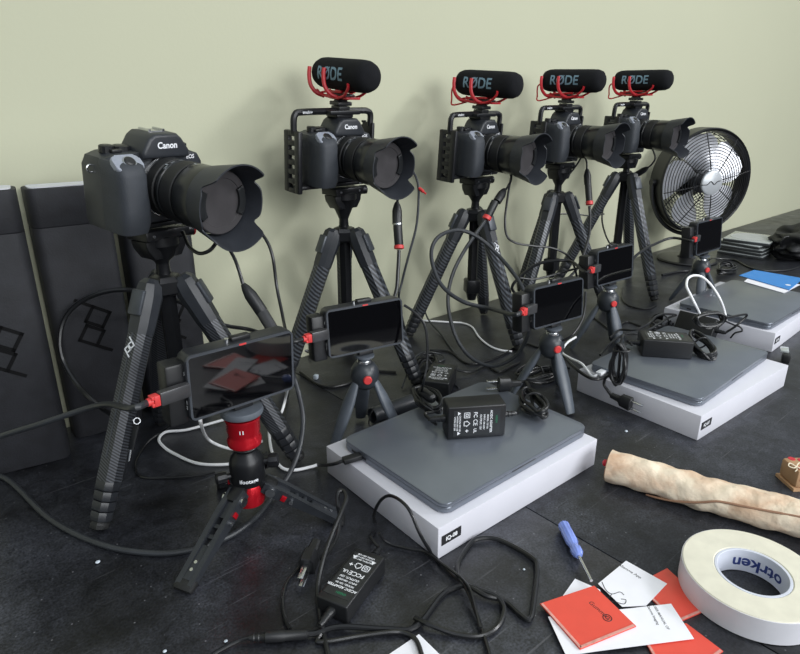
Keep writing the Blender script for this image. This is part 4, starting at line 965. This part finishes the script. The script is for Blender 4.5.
# ---------------------------------------------------------------- fan: axis -Y (local), origin on the table
fc = RY(700, 181, .825); FR = 52.5/FPX*(fc-Vector((0, 0, HC))).length*.845
FC = max(fc.z, FR+.022)
t = thing('fan', 'round black table fan with a wire grille and silver blades against the wall', 'fan', (fc.x, fc.y, 0), DEG(243-270))
rg = MB()
prof = [(FR-.006, -.026), (FR-.001, -.030), (FR+.002, -.025), (FR+.002, .025), (FR-.001, .030), (FR-.007, .025), (FR-.009, .018), (FR-.009, -.018)]
def ringprof(prof, c, ax, seg=72):
    m = along(c, Vector(c)+Vector(ax)); mb = MB()
    rings = [[m @ Vector((r*math.cos(2*PI*i/seg), r*math.sin(2*PI*i/seg), h)) for i in range(seg)] for r, h in prof]
    mb._faces(rings+[rings[0]], caps=False); return mb
C0 = Vector((0, 0, FC))
ringprof(prof, C0, (0, -1, 0)).build('ring', M['fanblack'], t, angle=30)
def grille(y, n, nsp, bulge, name, rmin=.034):
    g = MB()
    yy = lambda r: y-bulge*(1-(r/FR)**2)
    for k in range(n):
        r = rmin+(FR-.010-rmin)*k/(n-1)
        g.torus((0, yy(r), FC), (0, 1, 0), r, .0012, 56, 5)
    for k in range(nsp):
        a = 2*PI*k/nsp+.2
        g.tube([Vector((r*math.cos(a), yy(r)+.0008, FC+r*math.sin(a))) for r in (rmin, .07, .105, .14, FR-.007)], .0016, 5, 3)
    return g.build(name, M['fanwire'], t)
grille(-.029, 14, 8, .020, 'front_grille'); grille(.024, 14, 12, -.016, 'rear_grille')
bd = MB().lathe([(.036, 0), (.035, .004), (.030, .007), (0, .008)], (0, -.048, FC), (0, -1, 0), 40).build('badge', M['badge'], t)
bl = MB()
bl.tube([(-.044, -.0552, FC-.004), (-.020, -.0560, FC-.004), (-.008, -.0562, FC+.005), (.004, -.0562, FC-.004), (.014, -.0560, FC+.004), (.024, -.0556, FC+.006)], .0014, 6, 5)
bl.build('badge_mark', M['fanwire'], bd)
MB().lathe([(.030, -.02), (.034, -.014), (.034, .014), (.028, .018), (0, .019)], (0, 0, FC), (0, -1, 0), 36).build('blade_hub', M['fanback'], t)
for k in range(5):
    a0 = 2*PI*k/5+.35; b = MB(); lo, hi = [], []
    rings = []
    for q in range(9):
        r = .030+(FR-.014-.030)*q/8; wd = .62+.36*math.sin(PI*min(1, q/8*.9)); sw_ = .28*q/8
        up_, dn = [], []
        for s_ in range(7):
            u = s_/6-.5; a = a0+sw_+u*wd*(1.15 if q < 8 else .9); y = u*.030*(1-.35*q/8)
            up_.append(Vector((r*math.cos(a), y-.0008, FC+r*math.sin(a)))); dn.append(Vector((r*math.cos(a), y+.0008, FC+r*math.sin(a))))
        rings.append(up_+dn[::-1])
    b._faces(rings); b.build('blade', M['fanblade'], t, angle=50)
MB().lathe([(.045, 0), (.052, .01), (.052, .03), (.040, .05), (0, .054)], (0, .030, FC), (0, 1, 0), 32).build('motor_housing', M['fanblack'], t)
st = MB()
arc = [Vector(((FR+.009)*math.cos(a), .004, FC+(FR+.009)*math.sin(a))) for a in [PI+PI*i/16 for i in range(17)]]
arc = [Vector((v.x, v.y, max(v.z, .012))) for v in arc]
st.tube(arc, .006, 8, 2).build('yoke', M['fanblack'], t)
for sx in (-1, 1): MB().cyl((sx*(FR-.002), .004, FC), (sx*(FR+.013), .004, FC), .010, seg=18).build('tilt_knob', M['fanblack'], t)
MB().lathe([(.030, .010), (.022, .016), (.018, FC-FR-.030), (.024, FC-FR-.016), (.020, FC-FR-.012)], (0, .004, 0), (0, 0, 1), 28).build('neck', M['fanblack'], t)
MB().lathe([(.085, .0004), (.088, .003), (.085, .007), (.03, .0105), (0, .011)], (0, .004, 0), (0, 0, 1), 40).build('base', M['fanblack'], t)
# ---------------------------------------------------------------- disc cases
base = Vector((2.165, .742, 0)); z = .0004
CDL = ['lowest clear case of the disc stack beside the fan', 'second clear case from the bottom of the disc stack', 'middle clear case of the disc stack beside the fan', 'second clear case from the top of the disc stack', 'topmost clear case of the disc stack, its disc showing through']
for k in range(5):
    t = thing('disc_case', CDL[k], 'disc case', (base.x+(0, .004, -.003, .002, .006)[k], base.y+(0, -.003, .002, .0, -.004)[k], z), DEG((4, -2, 3, -6, 8)[k]), 'clear disc cases in a stack')
    MB().box((0, 0, .0042), (.152, .136, .0068), .0008).build('tray', M['cddark'], t)
    l = MB().box((0, 0, .0088), (.152, .136, .0022), .0005).build('lid', M['cdclear'], t)
    if k == 4:
        MB().lathe([(.010, 0), (.062, .0), (.062, .0004), (.010, .0004)], (0, 0, .0100), (0, 0, 1), 48).build('disc_print', M['badge'], l)
    z += .0106
# ---------------------------------------------------------------- crumpled bag at the right edge
t = thing('fabric_bag', 'crumpled black fabric bag at the right edge behind the blue card', 'bag', tuple(P(806, 258)), DEG(-20))
b = MB(); bmesh.ops.create_icosphere(b.bm, subdivisions=5, radius=1)
from mathutils import noise
for v in b.bm.verts:
    p = v.co.copy(); n = noise.noise(p*1.4)*.28+noise.noise(Vector((p.x*2.2, p.y*2.2, p.z*5))+Vector((3, 1, 2)))*.14+(abs(noise.noise(Vector((p.x*1.6, p.y*1.6, p.z*3.2))+Vector((7, 2, 5))))-.2)*.3
    p *= 1+n
    v.co = Vector((p.x*.115, p.y*.085, max(.0, .045+p.z*.062)))
b.build('sack', M['bagcloth'], t, angle=70)
MB().tube([(-.10, -.02, .075), (-.125, -.01, .08), (-.135, -.005, .065), (-.125, .0, .048), (-.10, .0, .05)], .0022, 8, 6).build('drawstring', M['cable'], t)
# ---------------------------------------------------------------- blue card and sheet on the far box
bz = BH+.0008
def sheet(name, label, cat, pts, th, m, group=None, pname=None):
    """thin stack cut to the corner points pts (world, z = underside)"""
    o = sum((Vector(p) for p in pts), Vector())/len(pts); z0 = min(p[2] for p in pts)
    t = thing(name, label, cat, (o.x, o.y, z0), 0, group)
    poly = [(p[0]-o.x, p[1]-o.y) for p in pts]
    if sum(poly[i][0]*poly[(i+1) % len(poly)][1]-poly[(i+1) % len(poly)][0]*poly[i][1] for i in range(len(poly))) < 0: poly.reverse()
    MB().prism(poly, th).build(pname or 'sheet', M[m], t)
    return t, Vector((o.x, o.y, z0))
bp = [Vector((p.x, p.y, LT+.0020)) for p in (P(754, 271, LT), P(803, 279.5, LT), P(789, 291, LT), P(739, 276.5, LT))]
ws = [Vector((p.x, p.y, LT+.0004)) for p in (P(752, 275, LT), P(800, 285, LT), P(784, 293.5, LT), P(744, 282, LT))]
sheet('paper_sheet', 'white sheet peeking out under the blue card on the farthest laptop', 'paper', ws, .0008, 'paper')
t, o = sheet('card', 'bright blue card lying on the farthest laptop', 'card', bp, .0012, 'blue', pname='card_board')
MB().lathe([(.006, 0), (.006, .0002), (0, .0002)], P(788, 285, LT+.0033)-o, (0, 0, 1), 24).build('card_print', M['white_ink'], t)
# ---------------------------------------------------------------- tape roll
tc = P(753, 571, .0275); tc.z = 0
t = thing('tape_roll', 'wide roll of cream tape lying flat on the table', 'tape roll', (tc.x, tc.y, .0004), 0)
def hollow(r0, r1, h0, h1, bev=.001, seg=80): return [(r0, h0+bev), (r0+bev, h0), (r1-bev, h0), (r1, h0+bev), (r1, h1-bev), (r1-bev, h1), (r0+bev, h1), (r0, h1-bev)]
ringprof(hollow(.0345, .0642, 0, .027), (0, 0, 0), (0, 0, 1), 96).build('wound_tape', M['tapeside'], t, angle=30)
ringprof(hollow(.0638, .0646, .0008, .0262, .0002), (0, 0, 0), (0, 0, 1), 96).build('outer_face', M['tapeband'], t, angle=30)
co = ringprof(hollow(.0315, .0344, .0006, .0266, .0004), (0, 0, 0), (0, 0, 1), 80).build('core', M['core'], t, angle=30)
MB().text('otrken', .0185, lambda x, y: Vector((.0313*math.cos(DEG(6)+x/.0313), .0313*math.sin(DEG(6)+x/.0313), .0112-y)), bold=.025, align='CENTER').build('core_lettering', M['navy_ink'], co)
# ---------------------------------------------------------------- canvas roll
e0 = P(609, 465, .022); e1 = P(806, 519, .024)
dd = (e1-e0); Lr = dd.length+.10; dd.normalize(); hz_ = Vector((0, 0, 1)).cross(dd)
t = thing('canvas_roll', 'long stained tan canvas roll with a red end lying on the table', 'canvas roll', (e0.x, e0.y, 0), 0)
rings = []
for i in range(101):
    u = i/100; s_ = u*Lr; ring = []
    for k in range(40):
        a = 2*PI*k/40
        r = .0200+.0012*math.sin(u*9+a)+.0016*noise.noise(Vector((u*7, math.cos(a)*1.2, math.sin(a)*1.2)))+.0006*math.sin(u*60+a*3)+.0011*noise.noise(Vector((u*22, math.cos(a)*2.2, math.sin(a)*2.2)))+.0008*abs(noise.noise(Vector((u*30+math.cos(a), a*.6, 4))))
        ring.append(dd*s_+hz_*(r*1.08*math.cos(a))+Vector((0, 0, max(.0005, .0204+r*math.sin(a)))))
    rings.append(ring)
rl = MB(); rl._faces(rings); rl = rl.build('rolled_cloth', M['canvas'], t, angle=60)
fl = MB()
pts = []
for i in range(22):
    u = .16+.84*i/21; a = math.radians(112-14*math.sin(u*3)+ (20 if u < .2 else 0)) if False else math.radians(228+(-84*min(1, (u-.16)/.25))+ (18*math.sin(u*5)))
    pts.append(dd*(u*Lr)+hz_*(-.0212*math.cos(a) if False else .0232*math.cos(a))+Vector((0, 0, .0204+.0214*math.sin(a))))
fl.tube(pts, .0014, 6, 3).build('flap_edge', M['canvasdark'], rl)
sp_ = MB()
ring0 = [dd*(-.0006)+hz_*((.0035+.0145*k/60)*math.cos(k*.5))+Vector((0, 0, .0192+(.0035+.0145*k/60)*math.sin(k*.5))) for k in range(61)]
sp_.tube(ring0, .0011, 5, 2).build('spiral_edge', M['canvasdark'], rl)
MB().lathe([(.004, -.002), (.0046, .002), (.0042, .006), (.002, .0075)], hz_*-.004+Vector((0, 0, .026)), -dd, 18).build('red_end', M['redend'], t)
# ---------------------------------------------------------------- gift bag at the right edge
gp = P(793, 492)
t = thing('gift_bag', 'small brown paper bag with red dots and string bow at the right edge', 'gift bag', (gp.x, gp.y, .0003), DEG(-38))
MB().prism([(0, 0), (.07, 0), (.07, .036), (0, .036)], .004, Matrix.Translation((0, 0, 0))).box((.035, .018, .0165), (.066, .034, .025), .004).build('paper_bag', M['kraft'], t)
dt = MB()
for x, y in ((.009, .008), (.022, .026), (.03, .007), (.045, .02), (.057, .009), (.012, .030)): dt.lathe([(.0045, 0), (.0042, .0003), (0, .0003)], (x, y, .0291), (0, 0, 1), 18)
for x in (.01, .025, .04, .055): dt.lathe([(.0042, 0), (.004, .0003), (0, .0003)], (x, .0009, .0165), (0, -1, 0), 18)
dt.build('dot_print', M['giftred'], t)
MB().box((.013, .018, .0028), (.03, .040, .0024)).build('red_tag', M['giftred'], t) if False else None
bw = MB()
for sx in (-1, 1):
    bw.tube([(.004, .010, .0304), (.004+sx*.006, .014, .033), (.004+sx*.010, .010, .0315), (.004+sx*.005, .007, .0305), (.004, .010, .0304)], .0007, 6, 6)
    bw.tube([(.004, .010, .0304), (.004+sx*.003, .004, .0302), (.004+sx*.007, .0015, .0290)], .0006, 6, 5)
bw.build('string_bow', M['string'], t)
# ---------------------------------------------------------------- screwdriver
h0, h1, h2 = P(563, 524, .0066), P(579, 556, .0066), P(591.5, 581, .0062)
t = thing('screwdriver', 'small screwdriver with a translucent blue handle', 'screwdriver', (h0.x, h0.y, 0), 0)
dh = (h1-h0); Lh = dh.length; dh.normalize(); z6 = Vector((0, 0, .0066))
MB().lathe([(.0035, 0), (.0060, .002), (.0062, Lh*.12), (.0056, Lh*.2), (.0062, Lh*.28), (.0062, Lh*.60), (.0048, Lh*.68), (.0046, Lh*.74), (.0060, Lh*.80), (.0058, Lh*.92), (.0035, Lh)], z6, dh, 24, .08).build('handle', M['driver'], t, angle=30)
MB().cyl(z6+dh*(Lh-.004), z6+dh*(Lh+(h2-h1).length), .0017, seg=12).build('shaft', M['silver'], t)
# ---------------------------------------------------------------- red packets and white leaflets
Zs = [.0004, .0016, .0028]
PK = 'orange red packets among the leaflets'; LFT = 'white leaflets among the packets'
def packet(label, px, z):
    pts = [P(a, b, z) for a, b in px]
    t, o = sheet('packet', label, 'packet', pts, .0012, 'redcard', PK, 'card_sleeve')
    L = [p-o for p in pts]
    e = MB()
    for (a, b) in ((L[2], L[3]), (L[3], L[0])):
        d = (b-a).normalized(); inn = Vector((0, 0, 1)).cross(d)
        if inn.dot(-(a+b)/2) < 0: inn = -inn
        m = (a+b)/2+inn*.0014; e.box((0, 0, .0013), ((b-a).length*.96, .0024, .0008), 0, frame(m, d, Vector((0, 0, 1)).cross(d)))
    e.build('clear_seal', M['sleeve'], t)
    return t, L
packet('orange packet at the bottom edge, lowest of the three', [(640, 634), (686, 624), (723, 652), (672, 690)], .0004)
packet('orange packet leaning out from the leaflets towards the tape roll', [(636, 585), (667, 569), (711, 609), (676, 624)], .0004)
def leaflet(label, px, z, marks=()):
    pts = [P(a, b, z) for a, b in px]
    t, o = sheet('leaflet', label, 'leaflet', pts, .0005, 'paper', LFT)
    k = MB(); xd = (pts[1]-pts[0]).normalized(); n_ = 0
    for txt, size, px_, dr in marks:
        q = P(*px_, z+.0006)-o; d2 = P(*dr, z+.0006)-o-q; n_ += 1
        k.flat_text(txt, size, frame(q, d2, Vector((0, 0, 1)).cross(d2)), bold=.01)
    return t, o, k
t, o, k = leaflet('white leaflet mostly hidden under the front packet and the screwdriver tip', [(575, 579), (600, 590), (612, 640), (560, 600)], .0004)
t, o, k = leaflet('white leaflet with a line drawing, above the front packet', [(598, 584), (626, 561), (667, 584), (646, 606), (622, 607)], .0022, [('Gamma App', .0048, (630.5, 571.5), (639.5, 577))])
for pts in ([(602, 582), (606, 590), (612, 594), (620, 592), (624, 595)], [(612, 594), (608, 600), (616, 602), (624, 604), (626, 600), (621, 599)]):
    k.tube([P(a, b, .0028)-o for a, b in pts], .00035, 5, 5)
k.build('drawing', M['dark_ink'], t)
t, o, k = leaflet('white leaflet with small lines of print, under the front packet', [(548, 617), (600, 612), (671, 604), (694, 639), (600, 651), (566, 656)], .0030, [('USER MANUAL OF', .0036, (661, 617), (667, 627)), ('Gamma Imaging', .0036, (653, 615), (658, 624))])
k.build('print', M['dark_ink'], t)
t, L = packet('orange packet with printed emblem, lying in front on top of the leaflets', [(540, 604.5), (594, 586.5), (636, 627), (580, 650)], .0040)
o = Vector(t.location)
k = MB()
cpt = P(613, 618, .0055)-o
xd = (P(626, 622, .0055)-P(600, 598, .0055)).normalized()
xd = (P(592, 603, .0055)-P(606, 615, .0055)).normalized()
yv = Vector((0, 0, 1)).cross(xd)
f = frame(P(598, 609, .0053)-o, -xd, -yv)
k.flat_text('Gumma', .0066, f, bold=.0)
g = frame(P(607, 617.5, .0053)-o, -xd, -yv)
k.torus(g @ Vector((.0005, 0, 0)), (0, 0, 1), .0040, .0004, 24, 5); k.flat_text('G', .006, g @ Matrix.Translation((.0005, 0, 0)), bold=.02)
k.build('printed_emblem', M['dark_ink'], t)
sheet('paper_sheet', 'corner of a white sheet at the bottom edge of the photo', 'paper', [P(378, 662, .0004), P(419, 634.5, .0004), P(441, 656, .0004), P(410, 690, .0004)], .0005, 'paper')
# ---------------------------------------------------------------- small things on the table
a, b = P(373, 412, .014), P(418, 400, .014)
a, b = P(372, 416, .0135), P(415, 401, .0135)
t = thing('lens_tube', 'short black open tube lying behind the nearest white box', 'tube', (a.x, a.y, 0), 0)
d = (b-a); L = d.length; d.normalize()
m = MB(); mm = along(Vector((0, 0, .0135)), Vector((0, 0, .0135))+d)
pr = [(.0095, .002), (.0108, 0), (.0128, .001), (.0130, .006), (.0122, .008), (.0122, L*.5), (.0130, L*.52), (.0130, L*.9), (.012, L), (.006, L), (.006, L-.002), (.0095, L-.004)]
rings = [[mm @ Vector((r*math.cos(2*PI*i/32), r*math.sin(2*PI*i/32), h)) for i in range(32)] for r, h in pr]
m._faces(rings+[rings[0]], caps=False); m.build('tube_body', M['body'], t, angle=30)
MB().torus(Vector((0, 0, .0135))+d*.001, d, .0118, .0011, 32, 6).build('front_rim', M['greymetal'], t)
MB().tube([Vector((0, 0, .0262))+d*.004, Vector((-.006, -.004, .020)), Vector((-.012, -.008, .006)), Vector((-.004, -.016, .0012)), Vector((.012, -.015, .0012))], .0012, 6, 6).build('strap', M['cable'], t)
q = P(316, 379)
o = MB().box((0, 0, .004), (.0085, .0075, .008), .0012).build('plastic_cap', M['crumb'], None, (q.x, q.y, .0003), (0, 0, .5)); tag(o, 'tiny pale plastic cap on the table between the first two monitors', 'cap')
CH = [((98, 563), .0022, 'pale chip on the table in front of the nearest tripod foot'), ((226, 642), .0016, 'pale speck on the table at the bottom left, near the barrel lead'), ((165, 652), .0016, 'pale speck at the bottom edge, left of the barrel lead'),
      ((524, 570), .0013, 'pale speck right of the cord loop by the nearest white box'), ((626, 432), .0022, 'pale speck on the table left of the middle white box corner')]
for (px, py), r, l in CH:
    q = P(px, py); b = MB(); bmesh.ops.create_icosphere(b.bm, subdivisions=2, radius=r)
    for v in b.bm.verts: v.co = Vector((v.co.x*1.2, v.co.y, max(-r*.55, v.co.z*.6)))*(1+.2*noise.noise(v.co*900))
    tag(b.build('crumb', M['crumb'], None, (q.x, q.y, r*.7)), l, 'crumb', 'crumbs on the table')
q = P(785, 362)
t = thing('plug', 'small clear-ended black connector beside the middle white box corner', 'connector', (q.x, q.y, .0003), DEG(20))
MB().box((0, 0, .009), (.022, .014, .017), .003).build('connector_body', M['blackplastic'], t); MB().box((.014, .004, .0195), (.026, .014, .004), .001).build('clear_tab', M['cdclear'], t)
# ---------------------------------------------------------------- light: ceiling lamps of the room, and a low fill added in front of the wall
def area(loc, size, energy, target, col=(1, 1, 1), sizey=None):
    l = bpy.data.lights.new('ceiling_and_fill_light', 'AREA'); l.energy = energy; l.size = size; l.color = col
    if sizey: l.shape = 'RECTANGLE'; l.size_y = sizey
    o = bpy.data.objects.new('ceiling_and_fill_light', l); COL.objects.link(o); o.location = loc
    o.rotation_euler = (Vector(target)-Vector(loc)).to_track_quat('-Z', 'Y').to_euler(); return o
area((2.6, -1.7, 1.9), .4, 32, (.8, .6, 0), (.97, .98, 1), .4)
area((.0, -1.6, 2.3), 1.6, 26, (.6, .7, 0), (.96, .98, 1), .8)
area((3.6, -1.2, 2.2), 1.2, 14, (2.4, .7, 0), (1, .97, .92), .8)
area((.9, -3.2, 1.2), 3.0, 105, (.8, .95, .15), (.97, .99, 1), 1.6)  # added low fill, lifts the lower wall; not a lamp of the room
w = bpy.data.worlds.new('room_light'); scene.world = w; w.use_nodes = True
nt = w.node_tree; bg = nt.nodes['Background']; bg.inputs['Strength'].default_value = 1.0
tc = nt.nodes.new('ShaderNodeTexCoord'); sx_ = nt.nodes.new('ShaderNodeSeparateXYZ'); nt.links.new(tc.outputs['Generated'], sx_.inputs[0])
rp = nt.nodes.new('ShaderNodeValToRGB'); e = rp.color_ramp.elements
mr = nt.nodes.new('ShaderNodeMapRange'); mr.inputs['From Min'].default_value = -1; nt.links.new(sx_.outputs['Z'], mr.inputs['Value'])
nt.links.new(mr.outputs['Result'], rp.inputs['Fac']); nt.links.new(rp.outputs['Color'], bg.inputs['Color'])
e[0].position, e[1].position = .48, .66; e[0].color = (.03, .032, .036, 1); e[1].color = (.52, .57, .62, 1)
# ---------------------------------------------------------------- camera
cd = bpy.data.cameras.new('camera_view'); cd.sensor_width = 36; cd.lens = 36*FPX/800; cd.clip_start = .01
co_ = bpy.data.objects.new('camera_view', cd); COL.objects.link(co_); co_.location = (0, 0, HC); co_.rotation_euler = (PI/2-PITCH, 0, -YAW)
scene.camera = co_
vs = scene.view_settings; vs.view_transform = 'Standard'; vs.look = 'None'; vs.gamma = 1; vs.use_curve_mapping = False; vs.exposure = 0.0
